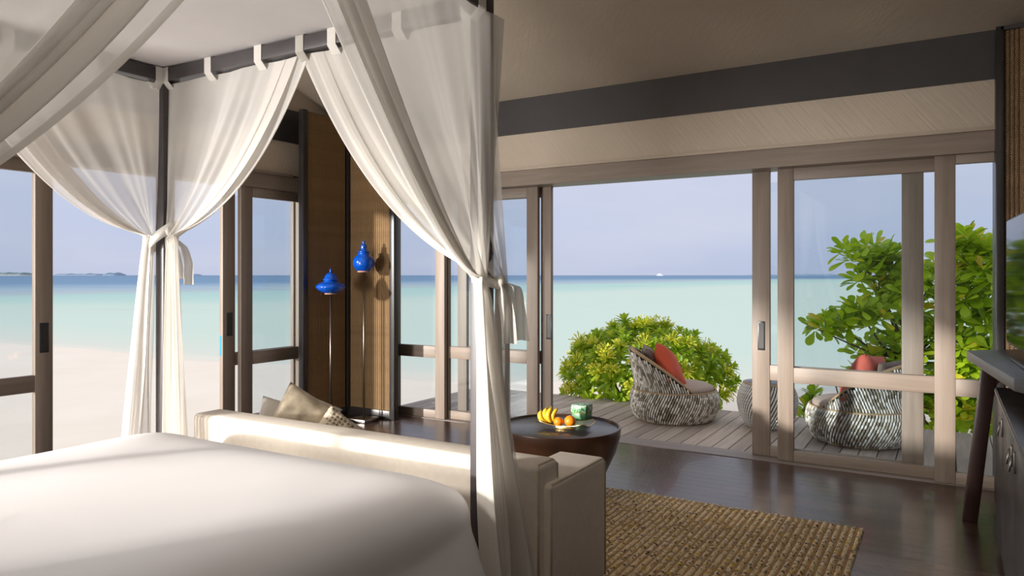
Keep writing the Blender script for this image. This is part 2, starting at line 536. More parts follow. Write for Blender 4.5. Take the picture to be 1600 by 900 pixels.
# ------------------------------------------------------------------ mesh helpers
class MB:
    def __init__(s):
        s.v, s.f = [], []

    def add(s, vs, fs):
        o = len(s.v)
        s.v += [tuple(p) for p in vs]
        s.f += [tuple(i + o for i in f) for f in fs]
        return s

    def box(s, x0, x1, y0, y1, z0, z1):
        v = [(x, y, z) for z in (z0, z1) for y in (y0, y1) for x in (x0, x1)]
        return s.add(v, [(0, 2, 3, 1), (4, 5, 7, 6), (0, 1, 5, 4), (2, 6, 7, 3), (0, 4, 6, 2), (1, 3, 7, 5)])

    def lathe(s, prof, n=32, c=(0, 0, 0)):
        vs, fs = [], []
        for r, z in prof:
            for k in range(n):
                a = 2 * pi * k / n
                vs.append((c[0] + r * cos(a), c[1] + r * sin(a), c[2] + z))
        for i in range(len(prof) - 1):
            for k in range(n):
                k2 = (k + 1) % n
                fs.append((i * n + k, i * n + k2, (i + 1) * n + k2, (i + 1) * n + k))
        if prof[0][0] > 1e-4:
            fs.append(tuple(reversed(range(n))))
        if prof[-1][0] > 1e-4:
            fs.append(tuple((len(prof) - 1) * n + k for k in range(n)))
        return s.add(vs, fs)

    def tube(s, pts, rad, n=8):
        pts = [Vector(p) for p in pts]
        if not isinstance(rad, (list, tuple)):
            rad = [rad] * len(pts)
        vs, fs = [], []
        up = None
        for i, p in enumerate(pts):
            d = (pts[min(i + 1, len(pts) - 1)] - pts[max(i - 1, 0)]).normalized()
            if up is None:
                up = Vector((0, 0, 1)) if abs(d.z) < 0.9 else Vector((1, 0, 0))
            a = d.cross(up)
            if a.length < 1e-5:
                a = d.cross(Vector((0, 1, 0.3)))
            a.normalize()
            b = a.cross(d).normalized()
            up = b
            for k in range(n):
                t = 2 * pi * k / n
                vs.append(p + (a * cos(t) + b * sin(t)) * rad[i])
        for i in range(len(pts) - 1):
            for k in range(n):
                k2 = (k + 1) % n
                fs.append((i * n + k, i * n + k2, (i + 1) * n + k2, (i + 1) * n + k))
        fs.append(tuple(reversed(range(n))))
        fs.append(tuple((len(pts) - 1) * n + k for k in range(n)))
        return s.add(vs, fs)

    def grid(s, fn, nu, nv, wrap=False):
        vs = [fn(i / (nu if wrap else nu - 1), j / (nv - 1)) for j in range(nv) for i in range(nu)]
        fs = []
        for j in range(nv - 1):
            for i in range(nu if wrap else nu - 1):
                i2 = (i + 1) % nu
                fs.append((j * nu + i, j * nu + i2, (j + 1) * nu + i2, (j + 1) * nu + i))
        return s.add(vs, fs)

    def mesh(s, name, mat, smooth=False):
        me = bpy.data.meshes.new(name)
        me.from_pydata(s.v, [], s.f)
        me.update()
        if mat is not None:
            me.materials.append(mat)
        if smooth:
            me.shade_smooth()
        return me

    def build(s, name, mat, parent=None, smooth=False, bevel=0.0, seg=2, auto=False):
        me = s.mesh(name, mat, False)
        if bevel:
            bm = bmesh.new()
            bm.from_mesh(me)
            bmesh.ops.bevel(bm, geom=bm.edges[:], offset=bevel, segments=seg, profile=0.5, affect='EDGES', clamp_overlap=True)
            bmesh.ops.recalc_face_normals(bm, faces=bm.faces[:])
            bm.to_mesh(me)
            bm.free()
        if smooth:
            me.shade_smooth()
        if auto:
            me.shade_smooth()
            try:
                me.set_sharp_from_angle(angle=radians(40))
            except Exception:
                pass
        return link(name, me, parent)


def link(name, me, parent=None, mtx=None):
    o = bpy.data.objects.new(name, me)
    COL.objects.link(o)
    if parent is not None:
        o.parent = parent
    if mtx is not None:
        o.matrix_local = mtx
    return o


def tag(o, label, cat=None, group=None, kind=None):
    o['label'] = label
    if cat:
        o['category'] = cat
    if group:
        o['group'] = group
    if kind:
        o['kind'] = kind
    return o


def thing(name, label, cat, loc=(0, 0, 0), rz=0.0, group=None, kind=None):
    o = bpy.data.objects.new(name, None)
    COL.objects.link(o)
    o.location = loc
    o.rotation_euler = (0, 0, rz)
    o.empty_display_size = 0.1
    return tag(o, label, cat, group, kind)


def B(name, mat, parent, x0, x1, y0, y1, z0, z1, bevel=0.0, seg=2):
    return MB().box(x0, x1, y0, y1, z0, z1).build(name, M[mat], parent, bevel=bevel, seg=seg, auto=bevel > 0)


def structure(name, mat, label, cat, *boxes):
    mb = MB()
    for b in boxes:
        mb.box(*b)
    return tag(mb.build(name, M[mat]), label, cat, kind='structure')


# ------------------------------------------------------------------ room shell
XL, YF, XR, YB = -5.40, 5.62, 3.2, -3.2
# plank floor
fl = structure('floor', 'subfloor', 'dark polished plank floor of the room', 'floor', (XL - 0.15, XR, YB, 5.66, -0.12, -0.018))
pw = 0.098
y = 5.655
row = 0
lens = {}
while y - pw > 2.6:
    x = XL + 0.02 + random.uniform(-0.9, 0.0)
    while x < 1.9:
        L = random.choice((1.2, 1.5, 1.8))
        x1 = min(x + L, 1.9)
        xa = max(x, XL + 0.0)
        if x1 - xa > 0.06 and not (y < 4.2 and x1 < -1.6 and x1 < -3.4):
            B('floor_plank', 'floorwood', fl, xa + 0.0008, x1 - 0.0008, y - pw + 0.0008, y - 0.0008, -0.018, 0.0)
        x = x1
    y -= pw
    row += 1
B('floor_field', 'floorwood', fl, XL, XR, YB, y + 0.0, -0.018, -0.0005)
B('floor_field', 'floorwood', fl, 1.9, XR, y, 5.655, -0.018, -0.0005)

# door facade (front) and window facade (left): plaster bands, gable
SL = 0.36      # ceiling slope


def zc(yy):
    return 2.975 + SL * (5.60 - yy) if yy > 1.0 else 2.975 + SL * 4.6 - SL * (1.0 - yy)


structure('wall_front', 'plaster', 'beige combed plaster band above the sliding sea doors', 'wall', (XL - 0.15, XR, 5.60, 5.86, 2.355, 2.675))
wl = MB()
wl.box(XL - 0.20, XL + 0.02, YB, 5.86, 2.355, 2.675)
wl.box(XL - 0.20, XL - 0.02, -1.1, 1.0, -0.1, 2.36)  # unseen solid bay added to keep the sun off chair and stool
prof = [(YB, zc(YB) + 0.02), (1.0, zc(1.0) + 0.02), (5.86, zc(5.60))]
gv = [(xx, yy, zz) for xx in (XL - 0.20, XL - 0.02) for yy, zz in [(YB, 2.6), (5.86, 2.6), (5.86, zc(5.6)), (1.0, zc(1.0) + 0.02), (YB, zc(YB) + 0.02)]]
wl.add(gv, [(0, 1, 2, 3, 4), (9, 8, 7, 6, 5), (0, 5, 6, 1), (1, 6, 7, 2), (2, 7, 8, 3), (3, 8, 9, 4), (4, 9, 5, 0)])
tag(wl.build('wall_left', M['plaster']), 'plaster band and gable above the beach windows on the left', 'wall', kind='structure')
structure('wall_right', 'shade_wall', 'plaster wall closing the room on the right, out of frame', 'wall', (XR, XR + 0.15, YB, 5.86, -0.1, 4.9))
structure('wall_bed_shade', 'shade_wall', 'added partition behind the head of the bed, out of frame, shading the bed', 'wall', (-2.52, -1.15, -0.24, -0.08, -0.02, 2.9))  # unseen partition added to shade the near right part of the bed
structure('wall_back', 'shade_wall', 'plaster wall behind the camera', 'wall', (-4.15, XR + 0.15, YB - 0.15, YB, -0.1, 4.9), (XL - 0.2, -4.15, YB - 0.15, YB, 2.3, 4.9))
ce = MB()
for (ya, yb) in ((YB - 0.15, 1.0), (1.0, 5.86)):
    za, zb = zc(ya), (zc(yb) if yb < 5.8 else zc(5.6) - SL * 0.26)
    ce.add([(XL - 0.2, ya, za), (XR + 0.15, ya, za), (XR + 0.15, yb, zb), (XL - 0.2, yb, zb),
            (XL - 0.2, ya, za + 0.12), (XR + 0.15, ya, za + 0.12), (XR + 0.15, yb, zb + 0.12), (XL - 0.2, yb, zb + 0.12)],
           [(0, 1, 2, 3), (7, 6, 5, 4), (0, 4, 5, 1), (1, 5, 6, 2), (2, 6, 7, 3), (3, 7, 4, 0)])
tag(ce.build('ceiling', M['ceiling']), 'sloping grey-brown plaster ceiling with combed strokes', 'ceiling', kind='structure')
structure('trim_1', 'charcoal', 'charcoal beam between ceiling and plaster above the sea doors', 'beam', (XL - 0.1, XR, 5.585, 5.86, 2.662, 2.975))
structure('trim_2', 'charcoal', 'charcoal beam above the beach windows on the left', 'beam', (XL - 0.19, XL + 0.035, YB, 5.585, 2.662, 2.975))
structure('trim_3', 'frame_x', 'timber door header with lit-toned top ledge over the sea doors', 'trim', (XL, XR, 5.60, 5.86, 2.20, 2.337))
structure('trim_7', 'ledge', 'thin ledge coloured lighter as if lit, along the top of the sea door header', 'trim', (XL + 0.2, 0.262, 5.57, 5.60, 2.335, 2.360))
structure('trim_4', 'frame_y', 'timber header with pale ledge over the beach windows', 'trim', (XL - 0.16, XL + 0.02, YB, 5.6, 2.20, 2.337), (XL - 0.02, XL + 0.05, YB, 4.86, 2.335, 2.358))
structure('trim_5', 'sill', 'pale timber threshold under the sliding sea doors', 'threshold', (XL, XR, 5.655, 5.885, -0.06, 0.004))
structure('trim_6', 'sill', 'pale timber threshold under the beach windows', 'threshold', (XL - 0.17, XL, YB, 4.85, -0.1, 0.004))


# sliding panels -------------------------------------------------------------
def slider(name, label, axis, fix, a0, a1, z0=0.006, z1=2.2, sw=0.105, bot=0.085, handle=None, th=0.045, lw=None, rw=None, lock=False):
    """axis 'x': panel in the plane Y=fix running along X; axis 'y': in X=fix along Y. (near face at fix)."""
    d = thing(name, label, 'door' if name.startswith('door') else 'window', kind='structure')
    lw = lw or sw
    rw = rw or sw
    sg = 1 if axis == 'x' else -1
    f0, f1 = (fix, fix + th) if sg > 0 else (fix - th, fix)

    def bar(nm, p0, p1, q0, q1, mat, inset=0.0, bev=0.004):
        g0, g1 = f0 + inset, f1 - inset
        if axis == 'x':
            return B(nm, mat, d, p0, p1, g0, g1, q0, q1, bev)
        return B(nm, mat, d, g0, g1, p0, p1, q0, q1, bev)
    rail = 'frame_' + axis
    bar('stile', a0, a0 + lw, z0, z1, 'frame_z')
    bar('stile', a1 - rw, a1, z0, z1, 'frame_z')
    bar('top_rail', a0 + lw, a1 - rw, z1 - 0.09, z1, rail, 0.002)
    bar('middle_rail', a0 + lw, a1 - rw, 0.592, 0.708, rail, 0.002)
    bar('bottom_rail', a0 + lw, a1 - rw, z0, bot, rail, 0.002)
    bar('glass_pane', a0 + lw - 0.005, a1 - rw + 0.005, 0.703, z1 - 0.085, 'glass', th / 2 - 0.003, 0)
    bar('glass_pane', a0 + lw - 0.005, a1 - rw + 0.005, bot - 0.005, 0.597, 'glass', th / 2 - 0.003, 0)
    if handle is not None:
        h0 = handle
        if axis == 'x':
            hp = B('flush_handle', 'dark_steel', d, h0 - 0.027, h0 + 0.027, fix - 0.004, fix + 0.006, 0.82, 1.045, 0.002)
            B('recess', 'black_frame', hp, h0 - 0.019, h0 + 0.019, fix - 0.0055, fix - 0.0035, 0.835, 1.03)
            if lock:
                MB().lathe([(0.0, -0.03), (0.014, -0.028), (0.018, -0.012), (0.012, 0), (0.012, 0.004)], 16).build('lock_knob', M['steel'], d, True)
                k = d.children[-1]
                k.rotation_euler = (-pi / 2, 0, 0)
                k.location = (h0 + 0.002, fix, 0.735)
        else:
            hp = B('flush_handle', 'dark_steel', d, fix - 0.006, fix + 0.004, h0 - 0.03, h0 + 0.03, 0.86, 1.068, 0.002)
            B('recess', 'black_frame', hp, fix + 0.0035, fix + 0.0055, h0 - 0.021, h0 + 0.021, 0.875, 1.053)
            if lock:
                MB().lathe([(0.0, 0.03), (0.012, 0.028), (0.015, 0.012), (0.01, 0), (0.01, -0.004)], 16).build('lock_knob', M['steel'], d, True)
                k = d.children[-1]
                k.rotation_euler = (0, pi / 2, 0)
                k.location = (fix, h0 + 0.005, 0.80)
    return d


T1, T2, T3 = 5.66, 5.73, 5.80
slider('door_1', 'fixed glazed panel beside the woven corner, in front of the deck edge', 'x', T1 + 0.01, -4.85, -4.165, sw=0.11, rw=0.112)
slider('door_2', 'glazed sliding panel seen behind the tied bed curtain', 'x', T2, -4.275, -3.17, sw=0.115)
slider('door_3', 'sliding panel stacked behind, its handled edge left of the open doorway', 'x', T3, -4.10, -3.07, handle=-3.09, rw=0.105)
slider('door_4', 'rearmost sliding panel with flush handle and lock right of the doorway', 'x', T3, -1.302, -0.141, handle=-1.232, sw=0.132, lock=True, rw=0.135)
slider('door_5', 'middle sliding panel in front of the second woven lounge chair', 'x', T2, -1.10, 0.045, sw=0.115)
slider('door_6', 'nearest glazed panel beside the desk at the right wall', 'x', T1, -0.074, 1.15, sw=0.122, z1=2.23)
slider('window_1', 'left beach window panel with dark flush handle on its stile', 'y', XL, 1.45, 2.716, sw=0.117, handle=2.657, bot=0.12)
slider('window_2', 'beach window panel with handle and lock beside the open gap', 'y', XL - 0.07, 4.165, 5.10, sw=0.13, handle=4.235, bot=0.12, lock=True)
slider('window_3', 'beach window panel next to the woven corner', 'y', XL, 4.30, 5.10, sw=0.128, bot=0.125)
st = B('sticker', 'sticker', bpy.data.objects['window_2'], XL - 0.112, XL - 0.088, 4.1635, 4.1655, 0.69, 0.865)
st['label'] = 'small blue sticker on the door edge'


# woven corner column and right woven wall ------------------------------------
def braid_mesh(w, h, n=5):
    mb = MB()

    def fn(u, v):
        a = pi * u
        return (-w / 2 * cos(a), -w * 0.36 * sin(a), h * v)
    mb.grid(fn, n + 2, 2)
    return mb


wc = tag(MB().box(-5.62, -5.40, 5.10, 5.90, -0.1, 2.95).box(-5.40, -5.185, 5.0, 5.90, -0.1, 2.95).box(-5.22, -5.185, 4.86, 5.0, 0, 2.95)
         .box(-5.185, -4.76, 5.425, 5.67, -0.1, 2.95).box(-4.76, -4.62, 5.425, 5.46, 0, 2.95).build('wall_corner', M['shell']),
         'corner column clad in brown woven seagrass with charcoal edges', 'wall', kind='structure')
B('edge_post', 'black_frame', wc, -5.215, -5.155, 4.80, 4.86, 0, 2.955, 0.003)
B('edge_post', 'black_frame', wc, -4.622, -4.562, 5.395, 5.46, 0, 2.955, 0.003)
B('corner_post', 'black_frame', wc, -5.19, -5.150, 5.39, 5.43, 0, 2.95)
B('baseboard', 'black_frame', wc, -5.19, -5.160, 4.86, 5.40, 0, 0.085, 0.003)
B('baseboard', 'black_frame', wc, -5.16, -4.622, 5.400, 5.43, 0, 0.085, 0.003)
bw = 0.026
bme = braid_mesh(bw, 2.86).mesh('braid', M['braid'], True)
yy = 4.86 + bw / 2
while yy < 5.39:
    link('braid', bme, wc, Matrix.Translation((-5.185, yy, 0.085)) @ Matrix.Rotation(pi / 2, 4, 'Z'))
    yy += bw
xx = -5.15 + bw / 2
while xx < -4.625:
    link('braid', bme, wc, Matrix.Translation((xx, 5.425, 0.085)))
    xx += bw
wr = tag(MB().box(0.275, 2.4, 5.475, 5.86, -0.1, 2.95).build('wall_woven', M['shell']), 'wall of plaited brown seagrass behind the television', 'wall', kind='structure')
B('edge_post', 'black_frame', wr, 0.262, 0.305, 5.45, 5.86, 0, 2.955, 0.003)
B('top_strip', 'black_frame', wr, 0.29, 2.4, 5.45, 5.50, 2.93, 2.955)
widths = [0.030, 0.024, 0.024, 0.052]
cache = {}
xx, i = 0.307, 0
while xx < 2.3:
    w = widths[i % 4]
    if w not in cache:
        cache[w] = braid_mesh(w, 2.92).mesh('plait', M['braid_big'], True)
    link('plait', cache[w], wr, Matrix.Translation((xx + w / 2, 5.478, 0.01)))
    xx += w
    i += 1


# ------------------------------------------------------------------ outdoors: deck, sand, sea, islands
dk = structure('deck', 'decksub', 'weathered timber terrace outside the sliding doors', 'deck', (-5.02, 3.0, 5.89, 7.57, -0.16, -0.035))
x = -5.05
while x < 3.0:
    B('deck_board', 'deckwood', dk, x, x + 0.124, 5.885, 7.60, -0.035, -0.002, 0.003, 1)
    x += 0.131
for xx in (-4.8, -2.8, -0.8, 1.2):
    B('deck_pile', 'decksub', dk, xx - 0.06, xx + 0.06, 7.3, 7.42, -0.6, -0.16)

sm = MB()


def shore_d(px, py):
    # distance seaward of the water line; the beach bends toward the house on the right
    p = Vector((px, py, 0))
    base = SH_N.dot(p)
    edge = 12.6 + 0.0 * px
    if px < -8:
        edge += (-8 - px) * 0.28
    return base - edge


sandm = MB()


def sand_fn(u, v):
    px = -80 + 160 * u
    py = -60 + 90 * v
    return (px, py, -0.5 + 0.02 * noise.noise(Vector((px * 0.3, py * 0.3, 0))))


sandm.grid(sand_fn, 90, 60)
tag(sandm.build('sand_beach', M['sand'], None, True), 'pale coral sand beach outside the windows', 'beach', kind='structure')
import bisect
dist_rows = [0, 1, 2, 3, 4.5, 6, 8, 11, 15, 20, 25, 30, 36, 43, 50, 58, 66, 76, 88, 100, 120, 150, 180, 250, 300, 320, 335, 370, 420, 600, 1000, 1800, 3500, 8000]
sv, sf, att = [], [], []
NC = 121
for r, dd in enumerate(dist_rows):
    for k in range(NC):
        t = (k / (NC - 1) * 2 - 1)
        wdt = 120 + dd * 3.0
        along = t * abs(t) * 0.5 * wdt + t * 0.5 * wdt
        bx, by = SH_N.y * along, -SH_N.x * along
        # water line near the house
        px0 = bx
        off = 12.6 + (max(0, -8 - (bx + SH_N.x * 12)) * 0.28)
        off = min(off, 24)
        q = SH_N * (off + dd - 0.4)
        sv.append((bx + q.x, by + q.y, -0.485 if dd > 0 else -0.51))
        att.append((14 * min(1.0, dd / 6.0) + dd * 0.25 if dd < 320 else 94 + (dd - 320) * 4.0) + max(0.0, -(bx + q.x) - 30.0) * 5.5 * min(1.0, dd / 30.0))
for r in range(len(dist_rows) - 1):
    for k in range(NC - 1):
        a = r * NC + k
        sf.append((a, a + 1, a + NC + 1, a + NC))
sme = bpy.data.meshes.new('sea')
sme.from_pydata(sv, [], sf)
at = sme.attributes.new('shore', 'FLOAT', 'POINT')
for i_, a_ in enumerate(att):
    at.data[i_].value = a_
sme.materials.append(M['sea'])
sme.update()
tag(link('sea', sme), 'turquoise lagoon with dark blue line at the horizon', 'sea', kind='structure')


def ray(u, t):
    """world XY at view depth t for a bearing (u in px of a 1600 px frame)"""
    a = (u - 800) / 1133.0
    c_, s_ = cos(TH), sin(TH)
    return ((c_ * a - s_) * t, (s_ * a + c_) * t)


def island(name, label, u0, u1, t, h, mat, seed, sand=False):
    a, b = Vector(ray(u0, t)), Vector(ray(u1, t))
    root = thing(name, label, 'island', (a.x, a.y, -0.5))
    dv = b - a
    nrm = Vector((-dv.y, dv.x)).normalized()
    depth = 90

    def fn(u, v):
        env = min(1, 8 * u, 8 * (1 - u))
        hh = h * env * (0.45 + 0.55 * (0.5 + 0.5 * noise.noise(Vector((u * 14, seed, 0))) + 0.35 * noise.noise(Vector((u * 46, seed, 3)))))
        p = dv * u + nrm * (depth * (v - 0.5))
        return (p.x, p.y, max(0, hh) * sin(pi * v) ** 0.5 + (0.0))
    MB().grid(fn, 90, 9).build('tree_cover', M[mat], root, True)
    if sand:
        def fs(u, v):
            p = dv * (u * 1.06 - 0.03) + nrm * (depth * 1.6 * (v - 0.5))
            return (p.x, p.y, h * 0.22 * sin(pi * v) ** 0.6 * min(1, 10 * u, 10 * (1 - u)))
        MB().grid(fs, 40, 7).build('beach', M['islandsand'], root, True)
    return root


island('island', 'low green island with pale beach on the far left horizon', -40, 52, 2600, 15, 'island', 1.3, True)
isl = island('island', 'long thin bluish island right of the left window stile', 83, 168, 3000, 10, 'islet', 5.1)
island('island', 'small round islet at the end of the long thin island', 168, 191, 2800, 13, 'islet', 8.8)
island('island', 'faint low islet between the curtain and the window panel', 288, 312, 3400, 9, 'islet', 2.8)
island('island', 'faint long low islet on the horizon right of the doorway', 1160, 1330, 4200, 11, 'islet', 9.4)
bx, by = ray(1031, 2200)
bt = thing('boat', 'tiny white boat on the horizon beyond the open doorway', 'boat', (bx, by, -0.48), TH)
MB().add([(-11, -2, 3), (11, -2, 3), (13, 0, 3.6), (11, 2, 3), (-11, 2, 3), (-9, -1, 0), (9, -1, 0), (10, 0, 0), (9, 1, 0), (-9, 1, 0)],
         [(0, 1, 2, 3, 4), (9, 8, 7, 6, 5), (0, 5, 6, 1), (1, 6, 7, 2), (2, 7, 8, 3), (3, 8, 9, 4), (4, 9, 5, 0)]).build('hull', M['boat'], bt)
B('cabin', 'boat', bt, -6, 4, -1.4, 1.4, 3, 6.5)


# ------------------------------------------------------------------ four-poster bed
BX0, BX1, BY0, BY1 = -3.575, -1.555, 0.26, 2.364
bed = thing('canopy_bed', 'dark four-poster bed frame with white canopy, in the foreground', 'bed', ((BX0 + BX1) / 2, (BY0 + BY1) / 2, 0))
bc = Vector(bed.location)


def rel(x0, x1, y0, y1, z0, z1):
    return (x0 - bc.x, x1 - bc.x, y0 - bc.y, y1 - bc.y, z0, z1)


PW = 0.034
for px_, py_ in ((BX0, BY1), (BX1, BY1), (BX0, BY0), (BX1, BY0)):
    B('post', 'post', bed, *rel(px_ - PW, px_ + PW, py_ - PW, py_ + PW, 0, 2.422), 0.004)
RZ0, RZ1 = 2.42, 2.487
B('canopy_rail', 'post', bed, *rel(BX0 - PW, BX1 + PW, BY1 - PW, BY1 + PW, RZ0, RZ1), 0.003)
B('canopy_rail', 'post', bed, *rel(BX0 - PW, BX1 + PW, BY0 - PW, BY0 + PW, RZ0, RZ1), 0.003)
B('canopy_rail', 'post', bed, *rel(BX0 - PW, BX0 + PW, BY0 + PW, BY1 - PW, RZ0, RZ1), 0.003)
B('canopy_rail', 'post', bed, *rel(BX1 - PW, BX1 + PW, BY0 + PW, BY1 - PW, RZ0, RZ1), 0.003)
cl = MB()


def canopy_fn(k):
    def fn(u, v):
        x = BX0 - 0.02 + (BX1 - BX0 + 0.04) * u
        y_ = BY0 - 0.02 + (BY1 - BY0 + 0.04) * v
        sag = 0.035 * (1 - (2 * u - 1) ** 4) * (1 - (2 * v - 1) ** 4) + 0.006 * noise.noise(Vector((x * 3, y_ * 3, 1)))
        return (x - bc.x, y_ - bc.y, 2.493 + k * 0.004 - sag * 0.6)
    return fn


cl.grid(canopy_fn(1), 24, 24)
cl.build('canopy_cloth', M['canopy'], bed, True)
B('bed_base', 'post', bed, *rel(BX0 + 0.06, BX1 - 0.03, BY0 + 0.03, BY1 - 0.09, 0.06, 0.22), 0.01)
B('mattress', 'duvet', bed, *rel(BX0 + 0.12, BX1 - 0.12, BY0 + 0.06, BY1 - 0.20, 0.22, 0.50), 0.05, 4)

# duvet: a soft rounded slab draped over the mattress
dv = MB()


def sgnpow(a, p):
    return math.copysign(abs(a) ** p, a)


def duvet_fn(u, v):
    th = 2 * pi * u
    ph = -0.62 + (pi / 2 + 0.62) * v
    cx_, cy_ = (-3.44 - 1.47) / 2, (0.02 + 2.27) / 2
    ax_, ay_ = (3.44 - 1.47) / 2, (2.27 - 0.02) / 2
    e1, e2 = 0.13, 0.26
    cc = 1.0 if ph < 0 else (sgnpow(cos(ph), e2) if cos(ph) > 1e-6 else 0.0)
    x = cx_ + ax_ * cc * sgnpow(cos(th), e1)
    y_ = cy_ + ay_ * cc * sgnpow(sin(th), e1)
    z = 0.30 + 0.368 * sgnpow(sin(ph), 0.30)
    z = max(z, 0.07)
    flare = max(0, 0.46 - z) * 0.50
    x += flare * sgnpow(cos(th), e1)
    z += 0.010 * noise.noise(Vector((x * 2.2, y_ * 2.2, 0.4))) * (1 if z > 0.1 else 0)
    x += 0.010 * noise.noise(Vector((x * 5, y_ * 5, z * 2)))
    y_ += 0.008 * noise.noise(Vector((x * 5, y_ * 5, z * 2 + 7)))
    return (x, y_, z)


dv.grid(duvet_fn, 160, 60, True)
dm = dv.build('duvet', M['duvet'], None, True)
tag(dm, 'plain white puffy duvet spread over the bed in the foreground', 'duvet')


# ------------------------------------------------------------------ bed curtains
def tab_mesh():
    mb = MB()
    w, o, t = 0.025, PW + 0.003, 0.002
    za, zb = RZ0 - 0.004, RZ1 + 0.004
    # loop of cloth over the rail, joined below
    ring = [(-o, za), (-o, zb), (o, zb), (o, za), (0.004, za - 0.035), (-0.004, za - 0.035)]
    inn = [(-o + t, za), (-o + t, zb - t), (o - t, zb - t), (o - t, za), (0.002, za - 0.03), (-0.002, za - 0.03)]
    n = len(ring)
    vs = [(x, yy_, z) for x in (-w, w) for (yy_, z) in ring] + [(x, yy_, z) for x in (-w, w) for (yy_, z) in inn]
    fs = []
    for k in range(n):
        k2 = (k + 1) % n
        fs.append((k, k2, n + k2, n + k))
        fs.append((2 * n + k2, 2 * n + k, 3 * n + k, 3 * n + k2))
        fs.append((k2, k, 2 * n + k, 2 * n + k2))
        fs.append((n + k, n + k2, 3 * n + k2, 3 * n + k))
    return mb.add(vs, fs).mesh('tab', M['sash'])


TAB = tab_mesh()


def curtain(label, post, e, n, L, zt, ctrl, top_n, tie_e, tie_n, bot_w, drift, seed, folds=8, mat='curtain', zbot=0.02, amp=0.02, start=-0.03, bw=0.055, fl=0.030):
    P = Vector((post[0], post[1], 0))
    E = Vector((e[0], e[1], 0))
    N = Vector((n[0], n[1], 0))
    root = thing('bed_curtain', label, 'curtain', (P.x, P.y, 0), group='white sheer curtains of the four-poster')
    zr = RZ0 - 0.006
    rnd = random.Random(seed)
    phs = [rnd.uniform(0, 6.28) for _ in range(6)]

    def wave(s):
        q = s + 0.05 * sin(2 * pi * 1.3 * s + phs[3])
        return (0.55 * sin(2 * pi * folds * 0.62 * q + phs[0]) + 0.9 * noise.noise(Vector((q * folds * 1.5, seed * 3.1, 0)))
                + 0.5 * noise.noise(Vector((q * folds * 4.0, seed * 1.7, 5))))

    def eff(s):
        # the free edge is bunched: the last cloth doubles back on itself in a few layers
        if s < 0.5:
            return 0.86 * s / 0.5
        q = (s - 0.5) / 0.5
        return 0.86 + 0.14 * q - 0.11 * (0.5 - 0.5 * cos(2 * pi * 2.0 * q))

    def upper(s, t):
        es = eff(s)
        x0 = start + (L - start) * es
        sag = 0.003 * (1 - cos(2 * pi * 3 * es)) * (1 - t)
        xb = tie_e + (s - 0.5) * bw
        mx_, mz = (x0 + xb) / 2, (zr + zt) / 2
        k = es ** 1.25
        cx_ = mx_ + (ctrl[0] * L - (L + tie_e + 0.5 * bw) / 2) * k
        cz = mz + (ctrl[1] - mz) * k
        zz = zt + 0.035 * (s - 0.5)
        a, b, c_ = (1 - t) ** 2, 2 * t * (1 - t), t * t
        x = a * x0 + b * cx_ + c_ * xb
        z = a * (zr - sag) + b * cz + c_ * zz
        am = amp * (0.30 + 1.3 * sin(pi * min(1, t * 0.9)) * (0.25 + 0.75 * es)) + 0.02 * t ** 4
        nn = top_n + (tie_n - top_n) * t ** 1.6 + am * wave(s + 0.03 * t)
        return P + E * x + N * nn + Vector((0, 0, z)) - P

    def lower(s, t):
        w = bw + (bot_w - bw) * (t ** 0.8)
        x = tie_e + drift[0] * t + (s - 0.5) * w
        am = 0.022 + fl * t
        nn = tie_n + drift[1] * t + am * wave(s + 0.03) + 0.012 * sin(5 * t + phs[4]) * sin(9 * s)
        zz = zt + 0.035 * (s - 0.5)
        z = zz + (zbot - zz) * t
        x += 0.012 * sin(7 * t + phs[2] + 6 * s) * t
        return E * x + N * nn + Vector((0, 0, z))
    mb = MB()
    ns, n1, n2 = 150, 44, 34

    def full(s, v):
        q = v * (n1 + n2 - 2)
        if q <= n1 - 1:
            return upper(s, q / (n1 - 1))
        return lower(s, (q - n1 + 1) / (n2 - 1))
    mb.grid(full, ns, n1 + n2 - 1)
    mb.build('sheer_cloth', M[mat], root, True)
    # hem along the free edge
    hm = MB()

    def hem(u, v):
        p = full(1.0 - 0.028 * u, v)
        return p + N * 0.004
    hm.grid(hem, 3, n1 + n2 - 1)
    hm.build('hem', M[mat], root, True)
    for k in range(4):
        x = (0.052, 0.40, 0.77, L - 0.03)[k]
        R = Matrix.Rotation(atan2(E.y, E.x), 4, 'Z')
        link('tab', TAB, root, Matrix.Translation(E * x) @ R)
    return root


curtain('sheer white bed curtain on the foot rail, tied right of the left foot post',
        (BX0, BY1), (1, 0), (0, 1), 1.08, 1.60, (0.66, 1.70), 0.0, 0.075, -0.005, 0.15, (0.05, 0.0), 11, 7, 'curtain_far')
curtain('sheer white bed curtain on the far side rail, swept down to the left foot post',
        (BX0, BY1), (0, -1), (-1, 0), 1.05, 1.60, (0.58, 1.63), 0.0, 0.07, 0.03, 0.20, (0.04, 0.10), 12, 8, 'curtain_far')
curtain('sheer white bed curtain on the foot rail, swept down to the right foot post',
        (BX1, BY1), (-1, 0), (0, 1), 1.00, 1.375, (0.53, 1.50), 0.0, -0.085, 0.0, 0.10, (0.0, 0.0), 13, 6, 'curtain')
curtain('wide sheer white bed curtain on the near side rail, gathered at the right foot post',
        (BX1, BY1), (0, -1), (1, 0), 1.06, 1.375, (0.40, 1.45), 0.045, 0.075, 0.036, 0.28, (-0.01, 0.135), 14, 9, 'curtain', start=-0.09, fl=0.070)
curtain('sheer white bed curtain overhead at the top left corner of the view',
        (BX1, BY0), (0, 1), (1, 0), 1.04, 1.36, (0.50, 1.58), 0.045, 0.03, 0.09, 0.18, (-0.06, 0.30), 15, 8, 'curtain')




